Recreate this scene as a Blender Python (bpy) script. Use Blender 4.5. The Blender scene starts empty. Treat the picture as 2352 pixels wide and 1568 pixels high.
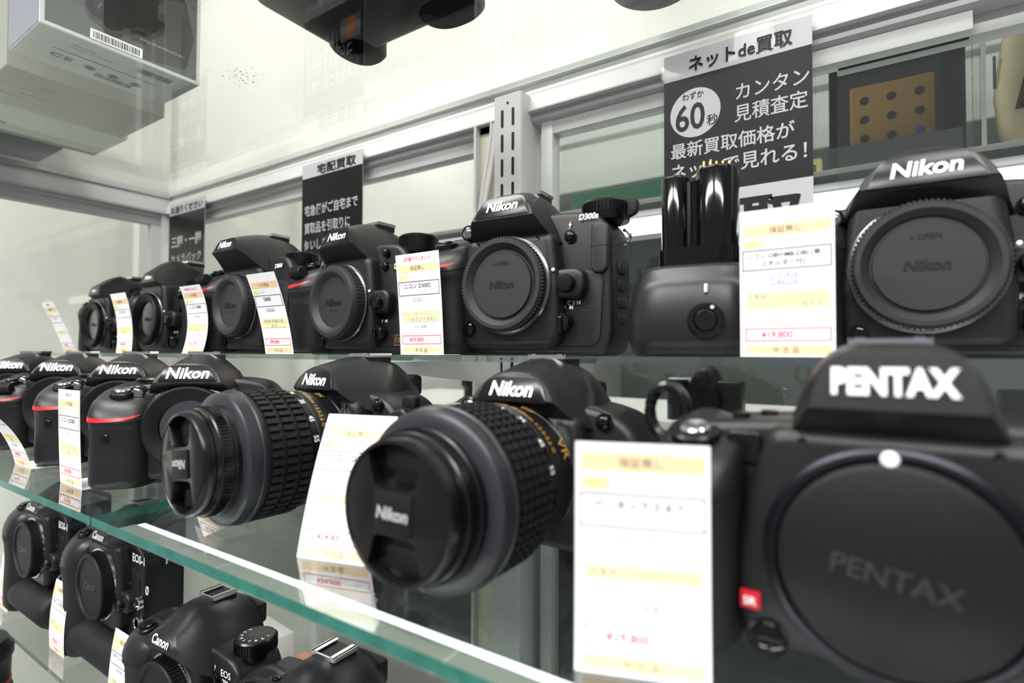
import bpy, bmesh, math, random
from mathutils import Vector, Matrix

# ------------------------------------------------------------------ camera, world, lights, exposure
scene = bpy.context.scene
C = scene.collection
Z0 = 1.30                      # height of the eye-level glass shelf above the shop floor
YAW, PITCH, ROLL, FPX = math.radians(33.4), math.radians(1.28), math.radians(0.22), 1250.0
cam_data = bpy.data.cameras.new('photo_camera')
cam = bpy.data.objects.new('photo_camera', cam_data)
C.objects.link(cam)
EYE = Vector((0, 0, Z0 + 0.0012))
cam.matrix_world = (Matrix.Translation(EYE) @ Matrix.Rotation(YAW, 4, 'Z')
                    @ Matrix.Rotation(math.pi / 2 + PITCH, 4, 'X') @ Matrix.Rotation(ROLL, 4, 'Z'))
cam_data.sensor_width = 36.0
cam_data.lens = FPX / 2352 * 36.0
cam_data.clip_start = 0.01
cam_data.clip_end = 50
cam_data.dof.use_dof = True
cam_data.dof.focus_distance = 0.42
cam_data.dof.aperture_fstop = 6.2
scene.camera = cam

world = bpy.data.worlds.new('shop_light')
scene.world = world
world.use_nodes = True
bg = world.node_tree.nodes['Background']
bg.inputs['Color'].default_value = (0.90, 0.92, 1.0, 1)
bg.inputs['Strength'].default_value = 0.33

def area_light(name, loc, sx, sy, power, rot=(0, 0, 0), col=(1, 0.985, 0.96)):
    d = bpy.data.lights.new(name, 'AREA')
    d.shape = 'RECTANGLE'; d.size = sx; d.size_y = sy; d.energy = power; d.color = col
    o = bpy.data.objects.new(name, d); C.objects.link(o)
    o.location = loc; o.rotation_euler = rot
    return o
# the shop's ceiling fluorescent fixtures, in rows over the aisle and behind the case
for i, (x, y, p) in enumerate([(-0.75, -0.20, 24), (0.65, -0.25, 15), (-0.9, -1.4, 48), (0.55, -1.4, 44),
                               (-0.9, 1.3, 17), (0.7, 1.5, 7)]):
    area_light('ceiling_fluorescent_light', (x, y, 2.55), 1.2, 0.22, p)

scene.view_settings.view_transform = 'Standard'
scene.view_settings.look = 'None'
scene.view_settings.gamma = 1.0
scene.view_settings.use_curve_mapping = False
scene.view_settings.exposure = 0.16

# ------------------------------------------------------------------ materials
def srgb(r, g, b):
    f = lambda c: c / 12.92 if c <= 0.04045 else ((c + 0.055) / 1.055) ** 2.4
    return (f(r / 255), f(g / 255), f(b / 255), 1)

def mat(name, col, rough=0.5, metal=0.0, bump=0.0, bscale=900, var=0.0, vscale=40, spec=0.42, coat=0.0):
    m = bpy.data.materials.new(name); m.use_nodes = True
    nt = m.node_tree; n = nt.nodes; p = n['Principled BSDF']
    p.inputs['Base Color'].default_value = col
    p.inputs['Roughness'].default_value = rough
    p.inputs['Metallic'].default_value = metal
    p.inputs['Specular IOR Level'].default_value = spec
    p.inputs['Coat Weight'].default_value = coat
    tc = n.new('ShaderNodeTexCoord')
    if bump:
        t = n.new('ShaderNodeTexNoise'); t.inputs['Scale'].default_value = bscale; t.inputs['Detail'].default_value = 2
        b = n.new('ShaderNodeBump'); b.inputs['Strength'].default_value = bump; b.inputs['Distance'].default_value = 0.0006
        nt.links.new(tc.outputs['Object'], t.inputs['Vector'])
        nt.links.new(t.outputs['Fac'], b.inputs['Height']); nt.links.new(b.outputs['Normal'], p.inputs['Normal'])
    if var:
        t = n.new('ShaderNodeTexNoise'); t.inputs['Scale'].default_value = vscale; t.inputs['Detail'].default_value = 4
        mx = n.new('ShaderNodeMix'); mx.data_type = 'RGBA'
        mx.inputs['A'].default_value = tuple(c * (1 - var) for c in col[:3]) + (1,)
        mx.inputs['B'].default_value = tuple(min(1, c * (1 + var)) for c in col[:3]) + (1,)
        nt.links.new(tc.outputs['Object'], t.inputs['Vector'])
        nt.links.new(t.outputs['Fac'], mx.inputs['Factor']); nt.links.new(mx.outputs['Result'], p.inputs['Base Color'])
    return m

def emit(name, col, s):
    m = bpy.data.materials.new(name); m.use_nodes = True
    p = m.node_tree.nodes['Principled BSDF']
    p.inputs['Base Color'].default_value = col
    p.inputs['Emission Color'].default_value = col; p.inputs['Emission Strength'].default_value = s
    return m

def glass_mat(name, tint, ior, refl=(1, 1, 1, 1), rough=0.0):
    m = bpy.data.materials.new(name); m.use_nodes = True
    nt = m.node_tree; n = nt.nodes; n.remove(n['Principled BSDF'])
    out = n['Material Output']
    tr = n.new('ShaderNodeBsdfTransparent'); tr.inputs['Color'].default_value = tint
    gl = n.new('ShaderNodeBsdfGlossy'); gl.inputs['Roughness'].default_value = rough; gl.inputs['Color'].default_value = refl
    fr = n.new('ShaderNodeFresnel')
    ge = n.new('ShaderNodeNewGeometry')        # same reflectance from either side of the pane
    ma = n.new('ShaderNodeMath'); ma.operation = 'MULTIPLY_ADD'
    ma.inputs[1].default_value = 1 / ior - ior; ma.inputs[2].default_value = ior
    nt.links.new(ge.outputs['Backfacing'], ma.inputs[0]); nt.links.new(ma.outputs[0], fr.inputs['IOR'])
    mx = n.new('ShaderNodeMixShader')
    nt.links.new(fr.outputs['Fac'], mx.inputs['Fac'])
    nt.links.new(tr.outputs[0], mx.inputs[1]); nt.links.new(gl.outputs[0], mx.inputs[2])
    nt.links.new(mx.outputs[0], out.inputs['Surface'])
    return m

M = dict(
    body=mat('black_crinkle_plastic', srgb(21, 21, 23), 0.40, bump=0.10, bscale=1800),
    body2=mat('charcoal_satin_plastic', srgb(30, 29, 33), 0.34, bump=0.06, bscale=2200),
    rubber=mat('black_leatherette_rubber', srgb(16, 16, 18), 0.58, bump=0.55, bscale=1100),
    smooth=mat('black_smooth_plastic', srgb(12, 12, 14), 0.25),
    gloss=mat('black_gloss_plastic', srgb(10, 10, 11), 0.08),
    dark=mat('dark_recess', srgb(6, 6, 7), 0.6),
    cap=mat('dark_grey_cap_plastic', srgb(40, 39, 43), 0.5, bump=0.08, bscale=2500),
    capdark=mat('black_cap_plastic', srgb(14, 14, 16), 0.5, spec=0.3, bump=0.06, bscale=2500),
    collar=mat('grey_lens_collar', srgb(40, 40, 46), 0.33, bump=0.05, bscale=2500),
    chrome=mat('chrome', srgb(225, 225, 228), 0.14, metal=1.0),
    steel=mat('dark_steel_ring', srgb(120, 118, 125), 0.25, metal=1.0),
    gunmetal=mat('gunmetal_ring', srgb(52, 51, 56), 0.30, metal=1.0),
    boxblue=mat('bluish_grey_carton', srgb(104, 107, 122), 0.55),
    base=mat('dark_counter_laminate', srgb(58, 60, 60), 0.5),
    gold=mat('gold_contact', srgb(230, 190, 110), 0.25, metal=1.0),
    lamp=mat('clear_lamp_lens', srgb(168, 168, 164), 0.12, metal=1.0),
    red=mat('red_accent_plastic', srgb(205, 28, 36), 0.3),
    redbadge=mat('red_badge', srgb(190, 25, 40), 0.4),
    white=mat('white_print', srgb(245, 245, 245), 0.5),
    greyprint=mat('grey_print', srgb(165, 165, 168), 0.5),
    blackprint=mat('black_print', srgb(10, 10, 11), 0.5),
    goldprint=mat('gold_print', srgb(176, 132, 62), 0.4),
    paper=mat('white_paper', srgb(250, 249, 250), 0.7),
    peach=mat('peach_ink', srgb(246, 214, 166), 0.7),
    tan=mat('tan_ink', srgb(226, 190, 128), 0.7),
    yellow=mat('yellow_ink', srgb(250, 245, 172), 0.7),
    ink=mat('grey_ink', srgb(90, 90, 110), 0.7),
    inkpale=mat('pale_ink', srgb(150, 152, 185), 0.7),
    inkdark=mat('dark_ink', srgb(45, 45, 75), 0.7),
    inkred=mat('red_ink', srgb(232, 70, 100), 0.7),
    inkgreen=mat('mint_ink', srgb(170, 225, 205), 0.7),
    inkblue=mat('blue_ink', srgb(90, 100, 200), 0.7),
    cream=mat('cream_panel', srgb(192, 193, 184), 0.55, bump=0.15, bscale=240, var=0.02, vscale=9),
    cream2=mat('cream_wall_paint', srgb(236, 236, 227), 0.6, bump=0.1, bscale=200, var=0.015, vscale=7),
    rail=mat('painted_aluminium', srgb(196, 197, 194), 0.35),
    raild=mat('grey_aluminium', srgb(172, 173, 174), 0.32),
    post=mat('white_steel', srgb(206, 206, 204), 0.35),
    trough=mat('ivory_channel', srgb(222, 220, 200), 0.5),
    cable=mat('white_cable', srgb(222, 219, 218), 0.45),
    signblack=mat('sign_black', srgb(10, 10, 12), 0.45, spec=0.3),
    signgrey=mat('sign_white', srgb(190, 190, 193), 0.45, spec=0.3),
    glass=glass_mat('clear_float_glass', (0.976, 0.985, 0.980, 1), 1.55),
    glassb=glass_mat('reflective_float_glass', (0.86, 0.90, 0.885, 1), 2.1),
    pane=glass_mat('door_glass', (0.955, 0.972, 0.962, 1), 1.5),
    film=glass_mat('clear_acrylic', (0.985, 0.985, 0.985, 1), 1.14),
    tube=emit('fluorescent_tube', (1, 0.99, 0.97, 1), 3.5),
    led=emit('led_diffuser', (0.96, 0.98, 1.0, 1), 2.6),
    bar=mat('beige_grey_aluminium', srgb(176, 176, 168), 0.4),
    room=mat('grey_green_wall', srgb(138, 147, 140), 0.6, var=0.04, vscale=3),
    ceil=mat('white_ceiling', srgb(225, 228, 224), 0.6),
    bulk=mat('grey_bulkhead_paint', srgb(152, 158, 152), 0.6),
    floor=mat('grey_vinyl_floor', srgb(150, 150, 148), 0.4, var=0.05, vscale=6),
    beam=mat('white_beam', srgb(225, 226, 222), 0.45),
    shade=mat('dark_grey_metal', srgb(86, 90, 90), 0.4),
    greenb=mat('green_board', srgb(70, 130, 104), 0.5),
    tanb=mat('tan_board', srgb(176, 134, 70), 0.55, var=0.08, vscale=30),
    blueb=mat('blue_plastic', srgb(70, 70, 170), 0.4),
    canvas=mat('beige_canvas', srgb(196, 188, 158), 0.8, bump=0.3, bscale=500, var=0.06, vscale=20),
    leather=mat('brown_leather', srgb(84, 66, 46), 0.5),
    boxwhite=mat('white_carton', srgb(196, 200, 198), 0.6),
    boxgrey=mat('grey_carton', srgb(120, 120, 112), 0.55, var=0.04, vscale=20),
    boxpale=mat('pale_carton', srgb(178, 184, 174), 0.6),
    boxdark=mat('dark_carton', srgb(62, 66, 66), 0.45, var=0.15, vscale=14),
    boxcharcoal=mat('charcoal_carton', srgb(74, 76, 78), 0.45),
    orange=mat('orange_ink', srgb(190, 130, 80), 0.6),
    orangeb=mat('orange_carton', srgb(220, 120, 60), 0.6),
    skyb=mat('light_blue_card', srgb(120, 185, 215), 0.6),
    redb=mat('red_card', srgb(200, 60, 55), 0.6),
    drawer=mat('grey_laminate', srgb(186, 190, 186), 0.35),
    dust=mat('dark_dust', srgb(70, 68, 62), 0.9),
)
# green cut edge of the float glass
def edge_mat():
    m = bpy.data.materials.new('green_glass_edge'); m.use_nodes = True
    nt = m.node_tree; p = nt.nodes['Principled BSDF']; n = nt.nodes
    t = n.new('ShaderNodeTexNoise'); t.inputs['Scale'].default_value = 60
    tc = n.new('ShaderNodeTexCoord'); nt.links.new(tc.outputs['Object'], t.inputs['Vector'])
    mx = n.new('ShaderNodeMix'); mx.data_type = 'RGBA'
    mx.inputs['A'].default_value = srgb(14, 62, 56); mx.inputs['B'].default_value = srgb(58, 132, 118)
    nt.links.new(t.outputs['Fac'], mx.inputs['Factor']); nt.links.new(mx.outputs['Result'], p.inputs['Base Color'])
    p.inputs['Roughness'].default_value = 0.12
    return m
M['edge'] = edge_mat()
M['edgepale'] = glass_mat('pale_glass_edge', (0.72, 0.78, 0.75, 1), 2.2, rough=0.05)

# ------------------------------------------------------------------ geometry helpers
def rpoly(pts, k=5):
    """closed outline with rounded corners: pts = [(x, y, r), ...]"""
    out = []
    n = len(pts)
    for i in range(n):
        p = Vector(pts[i][:2]); r = pts[i][2] if len(pts[i]) > 2 else 0
        if r <= 0:
            out.append((p.x, p.y)); continue
        a = Vector(pts[i - 1][:2]) - p; b = Vector(pts[(i + 1) % n][:2]) - p
        la, lb = a.length, b.length; a.normalize(); b.normalize()
        d = min(r, la * 0.49, lb * 0.49)
        p0, p1 = p + a * d, p + b * d
        for j in range(k + 1):
            t = j / k
            q = p0 * (1 - t) ** 2 + p * 2 * t * (1 - t) + p1 * t * t
            out.append((q.x, q.y))
    return out

def circ(r, n=40, cx=0, cy=0):
    return [(cx + r * math.cos(2 * math.pi * i / n), cy + r * math.sin(2 * math.pi * i / n)) for i in range(n)]

_text = {}
def text_geo(s, bold=0.0, shear=0.0, spacing=1.0):
    key = (s, bold, shear, spacing)
    if key not in _text:
        cu = bpy.data.curves.new('lettering', 'FONT')
        cu.body = s; cu.size = 1; cu.align_x = 'CENTER'; cu.align_y = 'CENTER'
        cu.shear = shear; cu.offset = bold; cu.space_character = spacing; cu.resolution_u = 3
        o = bpy.data.objects.new('lettering', cu); C.objects.link(o)
        bpy.context.view_layer.update()
        me = bpy.data.meshes.new_from_object(o.evaluated_get(bpy.context.evaluated_depsgraph_get()))
        V = [(v.co.x, v.co.y) for v in me.vertices]; F = [tuple(p.vertices) for p in me.polygons]
        bpy.data.objects.remove(o); bpy.data.curves.remove(cu); bpy.data.meshes.remove(me)
        if V:
            x0 = min(v[0] for v in V); x1 = max(v[0] for v in V); y0 = min(v[1] for v in V); y1 = max(v[1] for v in V)
            cx, cy = (x0 + x1) / 2, (y0 + y1) / 2
            V = [(x - cx, y - cy) for x, y in V]
            _text[key] = (V, F, x1 - x0, y1 - y0)
        else:
            _text[key] = ([], [], 1, 1)
    return _text[key]

class Geo:
    def __init__(s):
        s.V, s.F, s.I = [], [], []
    def add(s, V, F, mi=0, tf=None):
        b = len(s.V)
        s.V += [tuple(tf @ Vector(v)) if tf else tuple(v) for v in V]
        s.F += [tuple(b + i for i in f) for f in F]
        s.I += [mi] * len(F)
        return s
    def box(s, x0, x1, y0, y1, z0, z1, mi=0, bevel=0.0, tf=None, seg=2):
        if bevel:
            return s.prism([(x0, z0), (x1, z0), (x1, z1), (x0, z1)], y0, y1, bevel, mi, tf=tf, all_edges=True, seg=seg)
        V = [(x, y, z) for x in (x0, x1) for y in (y0, y1) for z in (z0, z1)]
        return s.add(V, [(0, 1, 3, 2), (4, 6, 7, 5), (0, 4, 5, 1), (2, 3, 7, 6), (0, 2, 6, 4), (1, 5, 7, 3)], mi, tf)
    def prism(s, out, y0, y1, bevel=0.0, mi=0, tf=None, all_edges=False, seg=3, back=True):
        """outline in x,z extruded along y; bevels the rim edges"""
        bm = bmesh.new()
        vs = [bm.verts.new((x, y0, z)) for x, z in out]
        f = bm.faces.new(vs)
        r = bmesh.ops.extrude_face_region(bm, geom=[f])
        top = [v for v in r['geom'] if isinstance(v, bmesh.types.BMVert)]
        for v in top: v.co.y = y1
        bmesh.ops.recalc_face_normals(bm, faces=bm.faces)
        if bevel:
            if all_edges:
                es = list(bm.edges)
            else:
                es = [e for e in bm.edges if abs(e.verts[0].co.y - e.verts[1].co.y) < 1e-9
                      and (back or abs(e.verts[0].co.y - min(y0, y1)) < 1e-9)]
            bmesh.ops.bevel(bm, geom=es, offset=bevel, segments=seg, profile=0.5, affect='EDGES', clamp_overlap=True)
        bm.verts.index_update()
        s.add([v.co.copy() for v in bm.verts], [tuple(v.index for v in q.verts) for q in bm.faces], mi, tf)
        bm.free()
        return s
    def lathe(s, prof, seg=40, mi=0, tf=None, cap=True):
        """profile [(r, y), ...] turned about the y axis"""
        V, F = [], []
        for r, y in prof:
            for i in range(seg):
                a = 2 * math.pi * i / seg
                V.append((r * math.cos(a), y, r * math.sin(a)))
        for j in range(len(prof) - 1):
            for i in range(seg):
                F.append((j * seg + i, j * seg + (i + 1) % seg, (j + 1) * seg + (i + 1) % seg, (j + 1) * seg + i))
        if cap:
            F.append(tuple(range(seg - 1, -1, -1)))
            F.append(tuple((len(prof) - 1) * seg + i for i in range(seg)))
        return s.add(V, F, mi, tf)
    def loft(s, secs, mi=0, tf=None, cap=True):
        n = len(secs[0]); V, F = [], []
        for q in secs: V += [tuple(p) for p in q]
        for j in range(len(secs) - 1):
            for i in range(n):
                F.append((j * n + i, j * n + (i + 1) % n, (j + 1) * n + (i + 1) % n, (j + 1) * n + i))
        if cap:
            F.append(tuple(range(n - 1, -1, -1))); F.append(tuple((len(secs) - 1) * n + i for i in range(n)))
        return s.add(V, F, mi, tf)
    def ribs(s, r, y0, y1, n, w, h, mi=0, tf=None, rows=1, gap=0.0006):
        """raised blocks round the y axis"""
        y0, y1 = min(y0, y1), max(y0, y1)
        L = (y1 - y0) / rows
        for k in range(rows):
            a0, a1 = y0 + k * L + gap / 2, y0 + (k + 1) * L - gap / 2
            for i in range(n):
                rot = Matrix.Rotation(2 * math.pi * i / n, 4, 'Y')
                t = (tf @ rot) if tf else rot
                V = [(r - 0.0008, a0, -w / 2), (r - 0.0008, a1, -w / 2), (r - 0.0008, a1, w / 2), (r - 0.0008, a0, w / 2),
                     (r + h, a0, -w * .36), (r + h, a1, -w * .36), (r + h, a1, w * .36), (r + h, a0, w * .36)]
                s.add(V, [(4, 5, 6, 7), (0, 1, 5, 4), (1, 2, 6, 5), (2, 3, 7, 6), (3, 0, 4, 7)], mi, t)
        return s
    def text(s, txt, w=None, h=None, mi=0, tf=None, bold=0.0, shear=0.0, spacing=1.0, depth=0.00015, fit=None):
        """lettering in the x,z plane facing -y, centred on the origin of tf"""
        V, F, tw, th = text_geo(txt, bold, shear, spacing)
        if w and h: sx, sz = w / tw, h / th
        elif w: sx = sz = w / tw
        else: sx = sz = h / th
        n = len(V)
        return s.add([(x * sx, -depth, z * sz) for x, z in V], F, mi, tf)
    def wraptext(s, txt, h, r, a, y, mi=0, tf=None, bold=0.01):
        """lettering wrapped round the y axis, centred at angle a from the top"""
        V, F, tw, th = text_geo(txt, bold)
        k = h / th
        return s.add([(r * math.sin(math.radians(a) + x * k / r), y + z * k, r * math.cos(math.radians(a) + x * k / r)) for x, z in V], F, mi, tf)
    def tube(s, pts, r, seg=8, mi=0, tf=None):
        secs = []
        pts = [Vector(p) for p in pts]
        up = Vector((0.31, 0.17, 0.93))
        for i, p in enumerate(pts):
            d = (pts[min(i + 1, len(pts) - 1)] - pts[max(i - 1, 0)]).normalized()
            a = d.cross(up).normalized(); b = d.cross(a)
            secs.append([p + (a * math.cos(2 * math.pi * k / seg) + b * math.sin(2 * math.pi * k / seg)) * r for k in range(seg)])
        return s.loft(secs, mi, tf)
    def obj(s, name, mats, parent=None, angle=38, smooth=True, label=None):
        me = bpy.data.meshes.new(name)
        me.from_pydata(s.V, [], s.F)
        for m in (mats if isinstance(mats, (list, tuple)) else [mats]):
            me.materials.append(M[m])
        me.polygons.foreach_set('material_index', s.I)
        bm = bmesh.new(); bm.from_mesh(me)
        bmesh.ops.recalc_face_normals(bm, faces=bm.faces); bm.to_mesh(me); bm.free()
        if smooth:
            me.polygons.foreach_set('use_smooth', [True] * len(me.polygons))
            me.set_sharp_from_angle(angle=math.radians(angle))
        me.update()
        o = bpy.data.objects.new(name, me); C.objects.link(o)
        if parent: o.parent = parent
        if label: o['label'] = label
        return o

def thing(name, label, cat, loc, rz=0, group=None):
    o = bpy.data.objects.new(name, None); C.objects.link(o)
    o.empty_display_size = 0.02
    o.location = loc; o.rotation_euler = (0, 0, math.radians(rz))
    o['label'] = label; o['category'] = cat
    if group: o['group'] = group
    return o
def tag(o, label, cat, group=None):
    o['label'] = label; o['category'] = cat
    if group: o['group'] = group
    return o
def struct(o, label=None):
    o['kind'] = 'structure'
    if label: o['label'] = label
    return o
def T(x, y, z): return Matrix.Translation((x, y, z))
def RX(d): return Matrix.Rotation(math.radians(d), 4, 'X')
def RY(d): return Matrix.Rotation(math.radians(d), 4, 'Y')
def RZ(d): return Matrix.Rotation(math.radians(d), 4, 'Z')

# ------------------------------------------------------------------ the setting: shop room, case walls, rails, doors
def zz(h): return Z0 + h
g = Geo().box(-3.2, 3.2, -3.0, 3.2, -0.02, 0.0); struct(g.obj('floor', 'floor', smooth=False))
g = Geo().box(-3.2, 3.2, -3.0, 3.2, 2.6, 2.65); struct(g.obj('ceiling', 'ceil', smooth=False))
g = Geo().box(-1.30, 3.2, 3.1, 3.15, 0.0, 2.6); struct(g.obj('wall_far', 'room', smooth=False), 'grey green wall of the room behind the case')
XL, XR = -1.05, 0.80
g = Geo().box(-1.30, -1.26, -0.05, 3.1, 0.0, 2.6); w = struct(g.obj('wall_left', 'cream2', smooth=False), 'cream wall beside the glass case')
Geo().box(-1.262, -1.235, 0.50, 0.565, 0.0, 2.6).obj('wall_batten', 'beam', w, smooth=False)
# cream panels above the rails
g = Geo().box(XL - 0.02, XR, 0.486, 0.500, zz(0.283), zz(0.95)); struct(g.obj('wall_back', 'cream', smooth=False), 'cream panel above the sliding glass doors')
g = Geo().box(XL - 0.02, XL - 0.004, 0.13, 0.500, zz(0.283), zz(0.95)); struct(g.obj('wall_side', 'cream', smooth=False), 'cream end panel above the side window')

def rail_x(prof, x0, x1, name, m, parent=None):
    V = [(x, y, z) for x in (x0, x1) for y, z in prof]; n = len(prof)
    F = [(i, (i + 1) % n, n + (i + 1) % n, n + i) for i in range(n)] + [tuple(range(n)), tuple(range(2 * n - 1, n - 1, -1))]
    return Geo().add(V, F).obj(name, m, parent, smooth=False)
def rail_y(prof, y0, y1, name, m, parent=None):
    V = [(x, y, z) for y in (y0, y1) for x, z in prof]; n = len(prof)
    F = [(i, (i + 1) % n, n + (i + 1) % n, n + i) for i in range(n)] + [tuple(range(n)), tuple(range(2 * n - 1, n - 1, -1))]
    return Geo().add(V, F).obj(name, m, parent, smooth=False)
# back header rail: lip, sloped fascia, lower lip
t1 = struct(rail_x([(0.486, zz(.2845)), (0.470, zz(.2845)), (0.470, zz(.279)), (0.4745, zz(.2785)), (0.4745, zz(.2705)), (0.471, zz(.270)),
        (0.463, zz(.247)), (0.463, zz(.2455)), (0.500, zz(.2455)), (0.500, zz(.2845))], XL, XR, 'trim_1', 'rail'), 'white aluminium header rail over the sliding glass doors')
rail_x([(0.470, zz(.2455)), (0.500, zz(.2455)), (0.500, zz(.236)), (0.474, zz(.236)), (0.470, zz(.238))], XL, XR, 'door_track', 'raild', t1)
t2 = struct(rail_y([(XL - .018, zz(.2845)), (XL + .004, zz(.2845)), (XL + .004, zz(.276)), (XL + .001, zz(.2755)), (XL + .010, zz(.249)),
        (XL + .010, zz(.2455)), (XL - .018, zz(.2455))], 0.13, 0.486, 'trim_2', 'raild'), 'grey aluminium rail over the side window')
rail_y([(XL - .018, zz(.2455)), (XL + .004, zz(.2455)), (XL + .004, zz(.240)), (XL, zz(.239)), (XL, zz(.226)), (XL - .018, zz(.226))], 0.13, 0.486, 'track_lip', 'raild', t2)
# side window
w = struct(Geo().box(XL - .010, XL - .005, 0.13, 0.486, zz(-0.60), zz(0.226)).obj('window_1', 'pane', smooth=False), 'fixed side window of the glass case')
Geo().box(XL - .014, XL - .001, 0.444, 0.486, zz(-0.60), zz(0.236), bevel=0.001).obj('window_stile', 'rail', w)
Geo().box(XL - .016, XL + .006, 0.4585, 0.486, zz(-0.60), zz(0.246), bevel=0.001).obj('corner_post', 'rail', w)

def sliding_door(name, x0, x1, y, left_stile, right_stile, top=True):
    d = struct(Geo().box(x0, x1, y, y + .004, zz(-0.58), zz(0.226)).obj(name, 'pane', smooth=False), 'sliding glass door of the case')
    if top: Geo().box(x0, x1, y - .006, y + .010, zz(0.2225), zz(0.2362), bevel=0.0008).obj('top_sash', 'rail', d)
    Geo().box(x0, x1, y - .006, y + .010, zz(-0.60), zz(-0.575), bevel=0.0008).obj('bottom_sash', 'rail', d)
    if left_stile: Geo().box(x0 - .002, x0 + .011, y - .007, y + .009, zz(-0.60), zz(0.2362), bevel=0.0008).obj('side_stile', 'rail', d)
    if right_stile: Geo().box(x1 - .012, x1, y - .006, y + .009, zz(-0.60), zz(0.2362), bevel=0.0008).obj('side_stile', 'rail', d)
    return d
sliding_door('door_1', XL + .03, -0.330, 0.481, False, True)
sliding_door('door_2', -0.276, 0.060, 0.481, True, False)
sliding_door('door_3', -0.020, 0.780, 0.491, False, True)

# slotted upright, cable channel and cable
post = struct(Geo().prism(rpoly([(-0.3195, 0.450, .001), (-0.287, 0.450, .004), (-0.287, 0.490, .001), (-0.3195, 0.490, .001)]), zz(-1.25), zz(0.2625), 0,
      tf=Matrix(((1, 0, 0, 0), (0, 0, 1, 0), (0, 1, 0, 0), (0, 0, 0, 1)))).obj('trim_3', 'post'), 'white slotted steel upright between the doors')
slot = None
for col, x in enumerate((-0.3095, -0.2965)):
    for k in range(16):
        z = zz(0.2385 - 0.025 * k)
        if slot is None:
            slot = Geo().prism(rpoly([(-.0015, -.009, .0014), (.0015, -.009, .0014), (.0015, .009, .0014), (-.0015, .009, .0014)]), 0, -0.0003).obj('slot', 'dark', post)
            o = slot
        else:
            o = slot.copy(); C.objects.link(o); o.parent = post
        o.location = (x, 0.4499, z)
Geo().lathe([(.0014, 0), (.0014, -.0003)], 12, tf=T(-0.303, .4499, zz(.2535))).obj('screw_hole', 'dark', post)
ch = struct(Geo().box(-0.352, -0.3205, 0.470, 0.486, zz(-0.6), zz(0.2453)).obj('trim_4', 'trough', smooth=False), 'ivory cable channel beside the slotted upright')
Geo().box(-0.355, -0.352, 0.462, 0.486, zz(-0.6), zz(0.2453)).obj('channel_lip', 'post', ch, smooth=False)
g = Geo()
pth = [(0.010, .2455), (0.0095, .235), (0.007, .215), (0.002, .190), (-0.003, .168), (-0.006, .150), (-0.007, .12), (-0.006, .08), (-0.004, .03), (-0.004, -0.02)]
for k in range(3):
    g.tube([(-0.343 + dx + k * .0033, 0.4655 - .001 * abs(k - 1), zz(h)) for dx, h in pth], 0.0019, 8)
g.tube([(-0.330, 0.466, zz(.2445)), (-0.326, .466, zz(.2445)), (-0.3225, .467, zz(.241))], 0.0019, 8)
tag(g.obj('power_cable', 'cable'), 'white flat three-strand cable hanging in the ivory channel', 'cable')

# lower cabinet under the glass shelves
cab = thing('display_cabinet', 'pale grey laminate cabinet below the lowest glass shelf', 'cabinet', (0, 0, 0))
Geo().box(XL + .012, 0.75, 0.10, 0.470, 0.0, zz(-0.56), bevel=.003).obj('carcass', 'drawer', cab)
for i in range(4):
    x = XL + .03 + i * .44
    d = Geo().box(x, x + .43, 0.092, 0.101, .08, zz(-0.585), bevel=.002).obj('cabinet_door', 'drawer', cab)
    Geo().box(x + .39, x + .40, 0.082, 0.093, .45, .60, bevel=.002).obj('handle', 'raild', d)

def glass_shelf(label, x0, x1, y0, y1, top, t=0.005, edge='edge', gm='glass'):
    g = Geo()
    V = [(x, y, z) for x in (x0, x1) for y in (y0, y1) for z in (top - t, top)]
    g.add(V, [(0, 2, 6, 4), (1, 5, 7, 3)], 0)
    g.add(V, [(0, 1, 3, 2), (4, 6, 7, 5), (0, 4, 5, 1), (2, 3, 7, 6)], 1)
    return tag(g.obj('glass_shelf', [gm, edge], smooth=False), label, 'shelf')
JX = -0.356
HB, HC, HU = -0.0965, -0.310, 0.275
glass_shelf('clear glass shelf pane holding the film cameras in the corner', XL + .012, JX, 0.276, 0.445, zz(0), .004, edge='edgepale')
glass_shelf('clear glass shelf pane under the battery grip', JX + .002, 0.78, 0.276, 0.445, zz(0), .004, edge='edgepale')
glass_shelf('green-edged glass shelf pane under the cameras with red grip stripes', XL + .012, -0.388, 0.134, 0.274, zz(HB), gm='glassb')
glass_shelf('green-edged glass shelf pane under the cameras with mounted zoom lenses', -0.386, 0.45, 0.134, 0.274, zz(HB), gm='glassb')
glass_shelf('low clear glass shelf with the gripped pro cameras', XL + .012, 0.55, 0.203, 0.445, zz(HC), edge='edgepale')
glass_shelf('overhead glass shelf carrying cartons, seen from below', XL + .012, 0.78, 0.06, 0.462, zz(HU + .005), edge='edgepale')

def bracket(label, x, y0, h):
    b = Geo()
    b.add([(x + s, y, zz(z)) for s in (-.002, .002) for y, z in ((y0, h - .0056), (.4495, h - .0056), (.4495, h - .030), (y0, h - .012))],
          [(0, 1, 2, 3), (4, 7, 6, 5), (0, 4, 5, 1), (1, 5, 6, 2), (2, 6, 7, 3), (3, 7, 4, 0)])
    return tag(b.obj('shelf_bracket', 'post', smooth=False), label, 'bracket')
bracket('white steel bracket arm under the eye-level glass shelf', -0.312, 0.292, 0)
bracket('white steel bracket arm under the low glass shelf', -0.3105, 0.30, HC)

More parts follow.
